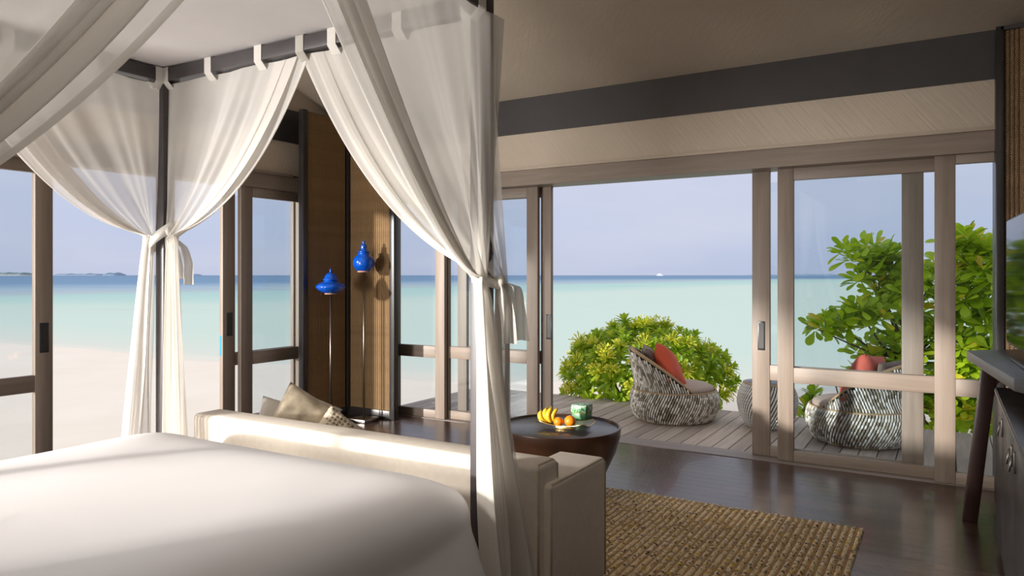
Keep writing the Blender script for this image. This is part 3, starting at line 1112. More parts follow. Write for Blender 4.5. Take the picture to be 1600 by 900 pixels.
def tie(label, loc, band_pts, tails, knot, h=0.030):
    r = thing('curtain_tie', label, 'tieback', loc)
    mb = MB()
    # flat sash: sweep a vertical strip along band_pts
    n = len(band_pts)
    vs = []
    for p in band_pts:
        vs += [(p[0], p[1], p[2] - h), (p[0], p[1], p[2] + h)]
    cxy = Vector((sum(p[0] for p in band_pts) / n, sum(p[1] for p in band_pts) / n, 0))
    vi = []
    for p in band_pts:
        d = (Vector((p[0], p[1], 0)) - cxy) * 0.93 + cxy
        vi += [(d.x, d.y, p[2] - h * 0.9), (d.x, d.y, p[2] + h * 0.9)]
    fs = []
    m = 2 * n
    for k in range(n):
        k2 = (k + 1) % n
        a, b, c_, d_ = 2 * k, 2 * k + 1, 2 * k2 + 1, 2 * k2
        fs += [(a, d_, c_, b), (m + a, m + b, m + c_, m + d_), (b, c_, m + c_, m + b), (a, m + a, m + d_, d_)]
    mb.add(vs + vi, fs)
    mb.build('band', M['sash'], r, True)
    kb = MB().lathe([(0.0, -0.03), (0.018, -0.024), (0.027, 0), (0.018, 0.024), (0, 0.03)], 14)
    k = kb.build('knot', M['sash'], r, True)
    k.location = knot
    k.scale = (0.62, 0.62, 0.8)
    for pts, w in tails:
        tb = MB()
        P = [Vector(p) for p in pts]

        def fn(u, v, P=P, w=w):
            q = v * (len(P) - 1)
            i = min(int(q), len(P) - 2)
            p = P[i].lerp(P[i + 1], q - i)
            ww = w * (0.35 + 0.65 * min(1, v * 2.2))
            s = (u - 0.5)
            dirv = Vector((cos(TH), sin(TH), 0))
            dep = Vector((-sin(TH), cos(TH), 0))
            return p + dirv * (ww * s) + dep * (0.018 * sin(2 * pi * u * 1.2 + 4 * v))
        tb.grid(fn, 12, 20)
        tb.build('tail', M['sash'], r, True)
    return r


def ring(rx, ry, tilt, n=22, cx_=0, cy_=0, ang=0, h=0):
    pts = []
    for k in range(n):
        a = 2 * pi * k / n
        x, y_ = rx * cos(a), ry * sin(a)
        x, y_ = x * cos(ang) - y_ * sin(ang), x * sin(ang) + y_ * cos(ang)
        pts.append((cx_ + x, cy_ + y_, tilt * (x * cos(TH) + y_ * sin(TH))))
    return pts


def rb(pts):
    return [(p[0] * cos(TH) - p[1] * sin(TH), p[0] * sin(TH) + p[1] * cos(TH), p[2]) for p in pts]


tie('white cloth sash knotted round the left foot post of the bed', (BX0, BY1, 1.60),
    ring(0.085, 0.060, 0.75, cx_=0.0, cy_=-0.02, ang=0.35), [(rb([(0.05, -0.03, 0.0), (0.10, -0.02, -0.05), (0.135, -0.02, -0.14), (0.140, -0.02, -0.25)]), 0.055),
                           (rb([(0.05, -0.04, -0.02), (0.075, -0.04, -0.08), (0.095, -0.04, -0.16), (0.105, -0.04, -0.22)]), 0.045)], rb([(0.045, -0.06, 0.03)])[0])
tie('white cloth sash with long loose tails round the right foot post', (BX1, BY1, 1.375),
    ring(0.062, 0.055, -0.25, cx_=0.040, cy_=-0.025, h=0), [(rb([(0.075, -0.06, 0.0), (0.125, -0.05, -0.02), (0.140, -0.05, -0.12), (0.150, -0.05, -0.225)]), 0.065),
                           (rb([(0.07, -0.07, 0.0), (0.085, -0.08, -0.05), (0.100, -0.08, -0.13), (0.110, -0.08, -0.235)]), 0.055)], rb([(0.075, -0.075, 0.0)])[0], 0.018)


# ------------------------------------------------------------------ sofa at the foot of the bed
SX0, SX1, SY0, SY1 = -3.50, -1.335, 2.47, 3.06
sf_ = thing('sofa', 'ivory linen settee backing onto the foot of the bed', 'sofa', ((SX0 + SX1) / 2, (SY0 + SY1) / 2, 0))
sc_ = Vector(sf_.location)


def R2(x0, x1, y0, y1, z0, z1):
    return (x0 - sc_.x, x1 - sc_.x, y0 - sc_.y, y1 - sc_.y, z0, z1)


bk = B('backrest', 'sofa', sf_, *R2(SX0, SX1 - 0.03, SY0, SY0 + 0.18, 0.03, 0.655), 0.028, 4)
for o in (SX0, SX1 - 0.24):
    B('armrest', 'sofa', sf_, *R2(o, o + 0.24, SY0 + 0.05, SY1, 0.03, 0.572), 0.022, 4)
B('seat_base', 'sofa', sf_, *R2(SX0 + 0.2, SX1 - 0.2, SY0 + 0.15, SY1 - 0.01, 0.03, 0.30), 0.02, 3)
B('seat_cushion', 'sofa', sf_, *R2(SX0 + 0.25, SX1 - 0.25, SY0 + 0.19, SY1 + 0.01, 0.30, 0.40), 0.04, 4)
for (fx, fy) in ((SX0 + 0.05, SY0 + 0.08), (SX1 - 0.1, SY0 + 0.08), (SX0 + 0.05, SY1 - 0.05), (SX1 - 0.1, SY1 - 0.05)):
    B('foot', 'post', sf_, *R2(fx - 0.02, fx + 0.02, fy - 0.02, fy + 0.02, 0.0, 0.04))


def P2(pts):
    return [(p[0] - sc_.x, p[1] - sc_.y, p[2]) for p in pts]


arm = [o for o in sf_.children if o.name.startswith('armrest')][-1]
ax1 = SX1 - 0.003
MB().tube(P2([(ax1, SY0 + 0.06, 0.04), (ax1, SY0 + 0.06, 0.55), (ax1 - 0.006, SY0 + 0.075, 0.567), (ax1 - 0.006, SY1 - 0.03, 0.567), (ax1, SY1 - 0.008, 0.55), (ax1, SY1 - 0.008, 0.04)]), 0.005, 6).build('piping', M['piping'], arm, True)
MB().tube(P2([(SX1 - 0.034, SY0 + 0.012, 0.04), (SX1 - 0.034, SY0 + 0.012, 0.63), (SX1 - 0.045, SY0 + 0.03, 0.65), (SX1 - 0.045, SY0 + 0.15, 0.65), (SX1 - 0.034, SY0 + 0.17, 0.63), (SX1 - 0.034, SY0 + 0.17, 0.5)]), 0.005, 6).build('piping', M['piping'], bk, True)


def cushion_mesh(w, h, t, mat, seed=0):
    mb = MB()
    n = 18
    vs, fs = [], []
    for sgn in (1, -1):
        o = len(vs)
        for j in range(n):
            for i in range(n):
                a, b = -1 + 2 * i / (n - 1), -1 + 2 * j / (n - 1)
                pinch = 1 - 0.09 * (1 - abs(a)) * abs(b) ** 3 * 1.0 - 0.0
                pinch2 = 1 - 0.09 * (1 - abs(b)) * abs(a) ** 3
                th_ = ((1 - a ** 4) * (1 - b ** 4)) ** 0.55
                nz_ = 0.012 * noise.noise(Vector((a * 2.3 + seed, b * 2.3, sgn * 3)))
                vs.append((a * w / 2 * pinch2, sgn * (t / 2 * th_ + nz_ * th_), b * h / 2 * pinch))
        for j in range(n - 1):
            for i in range(n - 1):
                q = (o + j * n + i, o + j * n + i + 1, o + (j + 1) * n + i + 1, o + (j + 1) * n + i)
                fs.append(q if sgn < 0 else tuple(reversed(q)))
    mb.add(vs, fs)
    return mb


def cushion(name, label, loc, rot, w, h, t, mat, seed=0, group=None, piping=None):
    me = cushion_mesh(w, h, t, mat, seed).mesh(name, M[mat], True)
    bm = bmesh.new(); bm.from_mesh(me)
    bmesh.ops.remove_doubles(bm, verts=bm.verts, dist=0.0008)
    bmesh.ops.recalc_face_normals(bm, faces=bm.faces)
    bm.to_mesh(me); bm.free()
    me.shade_smooth()
    o = link(name, me)
    o.location = loc
    o.rotation_euler = rot
    tag(o, label, 'cushion', group)
    return o


cushion('cushion', 'large sand-gold brocade cushion on the settee before the woven corner', (-3.16, 2.93, 0.565), (radians(-25), radians(30), radians(40)), 0.34, 0.34, 0.15, 'cush_gold', 1)
cushion('cushion', 'white cushion half hidden behind the large sand-gold one', (-3.33, 2.93, 0.52), (radians(-18), radians(12), radians(32)), 0.30, 0.30, 0.11, 'cush_white', 2)
cushion('cushion', 'small beige dotted knit cushion right of the sand-gold one', (-2.925, 2.96, 0.515), (radians(-32), radians(38), radians(36)), 0.24, 0.24, 0.10, 'knit', 3)

# ------------------------------------------------------------------ rug
RX0, RX1, RY0, RY1 = -3.3, -0.385, 3.08, 4.40
rug = thing('rug', 'natural braided jute rug beside the settee on the dark floor', 'rug', (RX1, RY1, 0))
rw_ = 0.037
rmb = MB()
ny = 30


def rug_fn(u, v):
    a = pi * u
    yv = -(RY1 - RY0) * v
    k = 1 + 0.12 * noise.noise(Vector((v * 90, u * 3, 0)))
    return (-0.0150 * cos(a) * k, yv, 0.002 + 0.013 * sin(a) * k)


rmb.grid(rug_fn, 6, ny * 2)
rme = rmb.mesh('braid_row', M['rug'], True)
smb = MB().box(-0.0048, 0.0048, -(RY1 - RY0) + 0.004, -0.004, 0.0, 0.0095)
sme2 = smb.mesh('binding_row', M['rug_thread'])
x = 0.0
i = 0
while RX1 + x > RX0:
    j = random.uniform(-0.012, 0.006)
    link('braid_row', rme, rug, Matrix.Translation((x - rw_ / 2, j, 0)))
    link('binding_row', sme2, rug, Matrix.Translation((x - rw_, 0, 0)))
    x -= rw_
    i += 1

# ------------------------------------------------------------------ coffee table, tray, fruit, box
TX, TY, TZ = -2.107, 4.09, 0.45
tb = thing('coffee_table', 'round dark bowl-shaped drum table between the settee and doors', 'table', (TX, TY, 0.016))
MB().lathe([(0.17, 0.0), (0.175, 0.01), (0.23, 0.06), (0.30, 0.16), (0.355, 0.28), (0.385, 0.38), (0.388, 0.425), (0.386, 0.434), (0.376, 0.436), (0.372, 0.428), (0.372, 0.40), (0.0, 0.40)], 64).build('bowl_body', M['table'], tb, auto=True)
MB().lathe([(0.371, 0.401), (0.371, 0.421), (0.366, 0.424), (0.0, 0.424)], 64).build('table_top', M['tabletop'], tb, auto=True)
ZT = 0.016 + 0.4245
tr = thing('fruit_tray', 'brass-edged leaf-shaped tray holding fruit on the drum table', 'tray', (-2.045, 4.06, ZT), radians(5))


def tray_fn(dz):
    def fn(u, v):
        a, b = 2 * u - 1, 2 * v - 1
        w = 0.085 + 0.02 * abs(a) ** 2
        x = 0.165 * a
        y_ = w * b * (1 - 0.25 * abs(a) ** 6)
        z = 0.020 + 0.030 * abs(a) ** 2.2 + 0.010 * b * b - (0.016 * max(0, abs(a) - 0.88) / 0.12)
        return (x, y_, z + dz)
    return fn


tm = MB().grid(tray_fn(0.004), 30, 12)
tm.grid(lambda u, v: tray_fn(0.0)(1 - u, v), 30, 12)
tm.build('leaf_plate', M['tray'], tr, True)
edge = [tray_fn(0.002)(k / 30, 0) for k in range(31)] + [tray_fn(0.002)(1, k / 8) for k in range(1, 9)] + [tray_fn(0.002)(1 - k / 30, 1) for k in range(1, 31)] + [tray_fn(0.002)(0, 1 - k / 8) for k in range(1, 9)]
MB().tube(edge, 0.0032, 6).build('brass_edge', M['brass'], tr, True)
B('stand', 'brass', tr, -0.055, 0.055, -0.04, 0.04, 0.0, 0.021, 0.004)


def orange_fruit(label, loc, r):
    o = thing('orange', label, 'orange', loc, 0, 'oranges on the tray')
    pts = [(r * sin(pi * k / 16) if 0 < k < 16 else 0.0, -r * cos(pi * k / 16) * 0.97) for k in range(17)]
    b = MB().lathe(pts, 24).build('peel', M['orange'], o, True)
    MB().lathe([(0.0035, 0), (0.004, 0.002), (0.0, 0.003)], 8, (0.25 * r, -0.2 * r, r * 0.91)).build('stem_scar', M['orange_pit'], o, True)


orange_fruit('smaller orange beside the bananas on the tray', (-2.062, 3.995, ZT + 0.024 + 0.029), 0.030)
orange_fruit('larger orange at the right of the tray', (-1.992, 4.015, ZT + 0.026 + 0.035), 0.0355)
bb = thing('banana_bunch', 'small bunch of yellow bananas at the left of the tray', 'bananas', (-2.13, 4.04, ZT + 0.035))
for k, (dx, lean, ln, dy) in enumerate(((-0.052, -0.35, 0.10, -0.03), (-0.030, -0.18, 0.12, -0.012), (-0.004, 0.0, 0.13, -0.016), (0.020, 0.12, 0.12, 0.006), (-0.018, -0.12, 0.125, 0.02))):
    pts, rad = [], []
    for q in range(9):
        t = q / 8
        bow = 0.030 * sin(pi * t)
        pts.append((dx * 0.6 + 0.03 * (1 - t) * 0 + lean * ln * t - bow * 0.5 + 0.012, dy - bow * 0.7 - 0.01, 0.002 + ln * t * 0.72))
        rad.append(0.0045 + 0.0125 * sin(pi * min(1, 0.12 + 0.80 * t)) ** 0.8 if t < 0.95 else 0.005)
    b = MB().tube(pts, rad, 7).build('banana', M['banana'], bb, True)
    MB().tube([pts[-1], (pts[-1][0] + lean * 0.02, pts[-1][1], pts[-1][2] + 0.009)], [0.0048, 0.003], 6).build('tip', M['banana_tip'], b, True)
bxo = thing('trinket_box', 'green and white mosaic lidded box behind the tray on the table', 'box', (-2.06, 4.325, ZT))
B('box_body', 'mosaic', bxo, -0.05, 0.05, -0.05, 0.05, 0, 0.06, 0.002)
B('band', 'leaf_tree', bxo, -0.0515, 0.0515, -0.0515, 0.0515, 0.058, 0.064, 0.001)
bxo.children[-1].data.materials[0] = plain('green_band', (0.02, 0.16, 0.05), 0.4)
B('lid', 'mosaic', bxo, -0.0535, 0.0535, -0.0535, 0.0535, 0.064, 0.112, 0.004)

# ------------------------------------------------------------------ two blue jars on tall stands
def jar_stand(label, loc, prof, lid, neck_mat='blue', hpole=1.43, clay_r=0.06):
    r = thing('floor_ornament', label, 'ornament', loc)
    B('base_plate', 'steel', r, -0.105, 0.105, -0.105, 0.105, 0, 0.034, 0.004)
    MB().tube([(0, 0, 0.03), (0, 0, hpole)], 0.0085, 10).build('pole', M['steel'], r, True)
    MB().lathe([(clay_r * 0.95, hpole - 0.002), (clay_r, hpole), (clay_r, hpole + 0.012)], 32).build('clay_foot', M['clay'], r, True)
    MB().lathe(prof, 40).build('jar', M['blue'], r, True)
    l = MB().lathe(lid, 40).build('lid', M['blue'], r, True)
    return r


jar_stand('taller stand with round cobalt blue lidded jar, by the sunlit woven panel', (-4.80, 5.235, 0),
          [(0.055, 1.437), (0.075, 1.45), (0.098, 1.485), (0.104, 1.515), (0.099, 1.55), (0.082, 1.58), (0.060, 1.592), (0.060, 1.60)],
          [(0.058, 1.598), (0.060, 1.608), (0.058, 1.612), (0.044, 1.614), (0.046, 1.619), (0.063, 1.622), (0.064, 1.627), (0.040, 1.633), (0.031, 1.645), (0.030, 1.668), (0.033, 1.684), (0.026, 1.694), (0.012, 1.700), (0.008, 1.705), (0.014, 1.714), (0.014, 1.724), (0.0, 1.735)])
jar_stand('shorter stand with wide flattened cobalt blue lidded jar, left of the tall one', (-4.968, 4.966, 0),
          [(0.052, 1.228), (0.08, 1.238), (0.115, 1.258), (0.136, 1.282), (0.139, 1.292), (0.128, 1.310), (0.10, 1.328), (0.068, 1.338), (0.066, 1.346)],
          [(0.064, 1.344), (0.066, 1.355), (0.072, 1.360), (0.072, 1.365), (0.060, 1.370), (0.054, 1.392), (0.040, 1.412), (0.018, 1.422), (0.010, 1.428), (0.009, 1.436), (0.012, 1.445), (0.006, 1.458), (0.0, 1.464)], hpole=1.222, clay_r=0.055)


# ------------------------------------------------------------------ desk, tv, cabinet at the right
dsk = thing('desk', 'charcoal console table with splayed dark legs at the right edge', 'desk', (0.10, 4.5, 0))
# top outline in room coordinates
out = [(0.10, 5.13), (0.30, 5.30), (0.45, 5.43), (1.6, 5.43), (1.6, 3.72), (0.36, 3.72), (0.29, 3.76), (0.25, 3.84)]
n_ = len(out)
tv_, tf_ = [], []
for z in (0.893, 0.95):
    tv_ += [(p[0] - 0.10, p[1] - 4.5, z) for p in out]
tf_ = [tuple(range(n_)), tuple(reversed(range(n_, 2 * n_)))] + [(k, n_ + k, n_ + (k + 1) % n_, (k + 1) % n_) for k in range(n_)]
MB().add(tv_, tf_).build('desk_top', M['desk'], dsk, bevel=0.004, seg=2, auto=True)


def leg_mb(xb, xt, y0, w=0.075):
    x0, x1 = xb - 0.10, xt - 0.10
    yv = y0 - 4.5
    vs = [(x0 - w / 2, yv - 0.04, 0), (x0 + w / 2, yv - 0.04, 0), (x0 + w / 2, yv + 0.04, 0), (x0 - w / 2, yv + 0.04, 0),
          (x1 - w / 2, yv - 0.04, 0.893), (x1 + w / 2, yv - 0.04, 0.893), (x1 + w / 2, yv + 0.04, 0.893), (x1 - w / 2, yv + 0.04, 0.893)]
    return MB().add(vs, [(3, 2, 1, 0), (4, 5, 6, 7), (0, 1, 5, 4), (1, 2, 6, 5), (2, 3, 7, 6), (3, 0, 4, 7)])


lg = leg_mb(0.110, 0.205, 4.90).build('leg', M['desk_leg'], dsk, bevel=0.006, auto=True)
B('glide', 'black_frame', lg, 0.110 - 0.10 - 0.03, 0.110 - 0.10 + 0.03, 0.40 - 0.03, 0.40 + 0.03, -0.0, 0.006)
leg_mb(1.45, 1.35, 4.90).build('leg', M['desk_leg'], dsk, bevel=0.006, auto=True)
# apron with a curved inner corner
ap = [(0.20, 0.893), (0.225, 0.72), (0.232, 0.76), (0.242, 0.795), (0.262, 0.812), (0.30, 0.817), (1.30, 0.817), (1.36, 0.893)]
na = len(ap)
av = [(p[0] - 0.10, yy_ - 4.5, p[1]) for yy_ in (4.865, 4.935) for p in ap]
MB().add(av, [tuple(range(na)), tuple(reversed(range(na, 2 * na)))] + [(k, na + k, na + (k + 1) % na, (k + 1) % na) for k in range(na)]).build('apron', M['desk_leg'], dsk)
B('riser', 'desk_leg', dsk, 0.30, 1.10, -0.62, -0.56, 0.818, 0.893)

tvt = thing('television', 'flat black television on the desk reflecting the lagoon', 'television', (0.40, 4.40, 0.95), radians(3))
B('stand_foot', 'tv_body', tvt, -0.10, 0.12, -0.28, 0.28, 0.0, 0.012, 0.004)
B('stand_neck', 'tv_body', tvt, 0.0, 0.03, -0.05, 0.05, 0.01, 0.12)
sc2 = MB()


def tvfn(dx):
    def fn(u, v):
        yv = -0.62 + 1.24 * u
        return (-0.09 + dx + 0.05 * (2 * u - 1) ** 2 * 0.0, yv, 0.075 + 0.685 * v)
    return fn


B('tv_body', 'tv_body', tvt, -0.075, -0.040, -0.62, 0.62, 0.065, 0.765, 0.006)
B('screen', 'screen', tvt, -0.078, -0.0745, -0.61, 0.61, 0.08, 0.755)

cb = thing('cabinet', 'low dark cabinet with ring pulls under the desk end', 'cabinet', (0.216, 3.5, 0))
B('cabinet_body', 'cab', cb, 0.02, 0.52, -1.9, 1.06, 0.0, 0.782, 0.003)
B('cabinet_top', 'cabtop', cb, 0.0, 0.53, -1.92, 1.075, 0.782, 0.812, 0.004)
B('metal_edge', 'steel', cb, -0.003, 0.0, -1.92, 1.075, 0.788, 0.806)
for k, (d0, d1, hy) in enumerate(((0.47, 1.03, 0.53), (-0.12, 0.46, -0.06), (-0.72, -0.13, -0.19), (-1.3, -0.73, -1.24))):
    dr = B('cabinet_door', 'cab', cb, 0.003, 0.021, d0, d1, 0.07, 0.775, 0.003)
    rp = B('pull_plate', 'steel', dr, -0.003, 0.004, hy - 0.018, hy + 0.018, 0.655, 0.735, 0.002)
    pts = [(-0.008 - 0.004 * (1 - cos(2 * pi * q / 14)), hy + 0.016 * sin(2 * pi * q / 14), 0.690 + 0.030 * cos(2 * pi * q / 14)) for q in range(15)]
    MB().tube(pts, 0.003, 6).build('ring_pull', M['steel'], dr, True)


# ------------------------------------------------------------------ woven lounge chairs and stool
def lozenges(mb, surf, a0, a1, cols, h0, h1, rows, cut=None, slant=0.35, lift=0.010):
    """raised woven lozenges laid over surf(angle, height)->point"""
    dh = (h1 - h0) / rows
    da = (a1 - a0) / cols
    for r in range(rows):
        for c in range(cols):
            a = a0 + (c + 0.5 + (0.5 if r % 2 else 0)) * da
            hh = h0 + (r + 0.5) * dh
            if cut and not cut(a, hh):
                continue
            ring_ = []
            for (pa, ph) in ((0, -0.80), (0.34, -0.42), (0.34, 0.42), (0, 0.80), (-0.34, 0.42), (-0.34, -0.42)):
                ring_.append(surf(a + (pa + slant * ph) * da, min(max(hh + ph * dh, h0 - 0.01), h1 + 0.012)))
            ctr = surf(a, hh)
            nrm = (ring_[1] - ctr).cross(ring_[3] - ctr)
            if nrm.length < 1e-9:
                continue
            nrm.normalize()
            if nrm.dot(Vector((cos(a), sin(a), 0))) < 0:
                nrm = -nrm
            vs = [p + nrm * 0.002 for p in ring_] + [ctr.lerp(p, 0.55) + nrm * lift for p in ring_]
            fs = [(k, (k + 1) % 6, 6 + (k + 1) % 6, 6 + k) for k in range(6)] + [(6, 7, 8, 9, 10, 11)]
            mb.add(vs, fs)


def interp(prof, z):
    for (r0, z0), (r1, z1) in zip(prof, prof[1:]):
        if z <= z1:
            t = (z - z0) / (z1 - z0) if z1 > z0 else 0
            t = max(0, min(1, t))
            return r0 + (r1 - r0) * t
    return prof[-1][0]


CP = [(0.345, 0.0), (0.375, 0.03), (0.405, 0.08), (0.425, 0.15), (0.425, 0.20), (0.415, 0.25), (0.395, 0.29)]
SPAN = radians(112)


def chair(label, loc, facing, coral, coral_label, pillow_label, seat_label, crot, cloc, pgroup):
    r = thing('lounge_chair', label, 'chair', loc, facing)
    # back faces local -X; the seat opens to +X

    def base_s(a, h):
        q = interp(CP, h)
        return Vector((q * cos(a), q * sin(a), h))
    MB().lathe([(p[0] - 0.004, p[1]) for p in CP] + [(0.36, 0.292), (0.0, 0.28)], 64).build('drum_core', M['shell'], r, True)
    w = MB()
    lozenges(w, base_s, 0, 2 * pi, 104, 0.008, 0.288, 10)
    tag(w.build('woven_drum', M['weave'], r), 'woven band of pale and grey strands', kind='stuff')

    def top(a):
        d = abs(((a - pi + pi) % (2 * pi)) - pi)
        if d > SPAN:
            return 0.29
        return 0.29 + 0.385 * max(0, cos(d / SPAN * pi / 2)) ** 1.05

    def back_r(h, a, inset=0.0):
        t = (h - 0.29) / 0.43
        return 0.392 - 0.012 * sin(pi * min(1, t * 2.5)) + 0.055 * t * t - inset

    def back_s(a, h):
        q = back_r(h, a)
        return Vector((q * cos(a), q * sin(a), h))
    A0, A1 = pi - SPAN, pi + SPAN
    bm_ = MB()
    NA, NH = 60, 12

    def outer(u, v):
        a = A0 + (A1 - A0) * u
        h = 0.285 + (topa(a) - 0.285) * v
        q = back_r(h, a, 0.004)
        return (q * cos(a), q * sin(a), h)

    def topa(a):
        d = abs(a - pi)
        return 0.29 + 0.385 * max(0, cos(min(1, d / SPAN) * pi / 2)) ** 1.05

    def inner(u, v):
        a = A0 + (A1 - A0) * (1 - u)
        h = 0.27 + (topa(a) - 0.272) * v
        q = back_r(h, a, 0.048)
        return (q * cos(a), q * sin(a), h)
    bm_.grid(outer, NA, NH)
    bm_.grid(inner, NA, NH)
    bk_ = bm_.build('back_core', M['shell'], r, True)
    w = MB()
    lozenges(w, back_s, A0, A1, 66, 0.30, 0.735, 15, cut=lambda a, h: h < topa(a) - 0.012, slant=-0.30)
    wv = tag(w.build('woven_back', M['weave'], r), 'woven backrest of pale and grey strands', kind='stuff')
    li = MB()
    li.grid(lambda u, v: tuple(Vector(inner(u, v)) * 0.995 + Vector((0, 0, 0.0))), NA, NH)
    li.build('back_lining', M['taupe'], r, True)
    pts = []
    for k in range(61):
        a = A0 + (A1 - A0) * k / 60
        q = back_r(topa(a), a, 0.024)
        pts.append((q * cos(a), q * sin(a), topa(a) + 0.002))
    MB().tube(pts, 0.020, 8).build('rope_rim', M['rim'], r, True)
    MB().tube([(0.396 * cos(2 * pi * k / 48), 0.396 * sin(2 * pi * k / 48), 0.290) for k in range(49)], 0.010, 6).build('seat_rim', M['rim'], r, True)
    MB().tube([(0.352 * cos(2 * pi * k / 48), 0.352 * sin(2 * pi * k / 48), 0.010) for k in range(49)], 0.010, 6).build('base_rim', M['rim'], r, True)
    sp = MB().lathe([(0.0, 0.265), (0.355, 0.27), (0.378, 0.295), (0.372, 0.325), (0.33, 0.345), (0.20, 0.355), (0.0, 0.357)], 48)
    sp.build('seat_cushion', M['seatpad'], r, True)
    # hanging carry strap at the back
    sb = MB()
    sb.grid(lambda u, v: (-0.448 - 0.012 * sin(pi * v), -0.022 + 0.044 * u, 0.315 - 0.195 * v), 3, 10)
    sb.grid(lambda u, v: (-0.440 - 0.012 * sin(pi * v), 0.022 - 0.044 * u, 0.315 - 0.195 * v), 3, 10)
    s_ = sb.build('carry_strap', M['strap'], r, True)
    B('strap_label', 'strap_logo', s_, -0.4615, -0.459, -0.016, 0.016, 0.225, 0.236)
    # loose pillows
    mtx = Matrix.Translation(loc) @ Matrix.Rotation(facing, 4, 'Z')
    for (nm, lb, lc, rt, w_, h_, t_, mt) in (('cushion', pillow_label, (-0.215, 0.02, 0.52), (0, radians(-20), radians(90)), 0.40, 0.38, 0.12, 'taupe'),
                                             ('cushion', coral_label, cloc, crot, 0.44, 0.44, 0.19, coral)):
        p = mtx @ Vector(lc)
        o = cushion(nm, lb, p, (0, 0, 0), w_, h_, t_, mt, len(lb) % 7, pgroup)
        o.rotation_euler = (Matrix.Rotation(facing, 4, 'Z') @ Matrix.Rotation(rt[1], 4, 'Y') @ Matrix.Rotation(rt[2], 4, 'Z') @ Matrix.Rotation(rt[0], 4, 'Y')).to_euler()
    return r


chair('woven black and white lounge chair in front of the round bush', (-2.295, 6.91, 0.0), radians(24), 'coral',
      'coral red cushion standing on the lounge chair before the bush', 'taupe cushion behind the coral one on the chair before the bush', '',
      (radians(38), radians(-24), radians(80)), (-0.045, -0.10, 0.475), 'cushions on the lounge chairs')
chair('woven black and white lounge chair behind the sliding door panel', (-0.635, 6.80, 0.0), radians(158), 'coral2',
      'coral red cushion on the lounge chair behind the door glass', 'taupe cushion on the lounge chair behind the door glass', '',
      (radians(-10), radians(-24), radians(95)), (-0.10, 0.15, 0.545), 'cushions on the lounge chairs')

stl = thing('side_stool', 'round woven stool table between the two lounge chairs', 'stool', (-1.43, 6.98, 0.0))
SP = [(0.165, 0.0), (0.20, 0.04), (0.245, 0.13), (0.262, 0.22), (0.255, 0.30), (0.225, 0.37), (0.205, 0.40)]
MB().lathe([(p[0] - 0.004, p[1]) for p in SP] + [(0.0, 0.40)], 48).build('drum_core', M['shell'], stl, True)
w = MB()
lozenges(w, lambda a, h: Vector((interp(SP, h) * cos(a), interp(SP, h) * sin(a), h)), 0, 2 * pi, 58, 0.008, 0.395, 13)
tag(w.build('woven_drum', M['weave'], stl), 'woven band of pale and grey strands', kind='stuff')
MB().lathe([(0.0, 0.40), (0.20, 0.40), (0.205, 0.412), (0.19, 0.416), (0.0, 0.416)], 48).build('stool_top', M['glass'], stl, auto=True)
stl.children[-1].data.materials[0] = plain('frosted_top', (0.62, 0.62, 0.60), 0.2)
MB().tube([(0.208 * cos(2 * pi * k / 40), 0.208 * sin(2 * pi * k / 40), 0.405) for k in range(41)], 0.009, 6).build('top_rim', M['rim'], stl, True)


# ------------------------------------------------------------------ planting
def leaf_geo(L, w, fold=0.25, curl=0.25, tipw=0.55, n=5):
    """a leaf along +X from the origin, width profile peaking toward tipw of its length"""
    vs, fs = [], []
    if tipw > 0.6:
        rows = [(0, .12), (.22, .30), (.48, .70), (.72, 1.0), (.90, .82), (1.0, .28)]
    else:
        rows = [(0, .15), (.3, .75), (.55, 1.0), (.8, .70), (1.0, 0.0)]
    n = len(rows)
    for i, (t, pr) in enumerate(rows):
        ww = w * pr
        z = -curl * L * t * t
        vs += [(L * t, -ww / 2, z + fold * ww), (L * t, 0, z), (L * t, ww / 2, z + fold * ww)]
    for i in range(n - 1):
        a = 3 * i
        fs += [(a, a + 3, a + 4, a + 1), (a + 1, a + 4, a + 5, a + 2)]
    return vs, fs


def frame_from(zdir):
    z = Vector(zdir).normalized()
    x = z.cross(Vector((0.3, 0.2, 1))) if abs(z.z) < 0.95 else z.cross(Vector((1, 0, 0)))
    x.normalize()
    y_ = z.cross(x)
    return Matrix(((x.x, y_.x, z.x, 0), (x.y, y_.y, z.y, 0), (x.z, y_.z, z.z, 0), (0, 0, 0, 1)))


def rosette(nleaf, L, w, seed, fold, curl, tipw):
    rnd = random.Random(seed)
    mb = MB()
    for k in range(nleaf):
        a = k * 2.39996 + rnd.uniform(-0.2, 0.2)
        t = k / nleaf
        pitch = radians(12 + 66 * t + rnd.uniform(-8, 8))
        ll = L * (1.0 - 0.35 * t) * rnd.uniform(0.85, 1.1)
        vs, fs = leaf_geo(ll, w * rnd.uniform(0.85, 1.15), fold, curl, tipw)
        mt = Matrix.Translation((0, 0, 0.03 * t)) @ Matrix.Rotation(a, 4, 'Z') @ Matrix.Rotation(-pitch, 4, 'Y')
        mb.add([mt @ Vector(p) for p in vs], fs)
    return mb


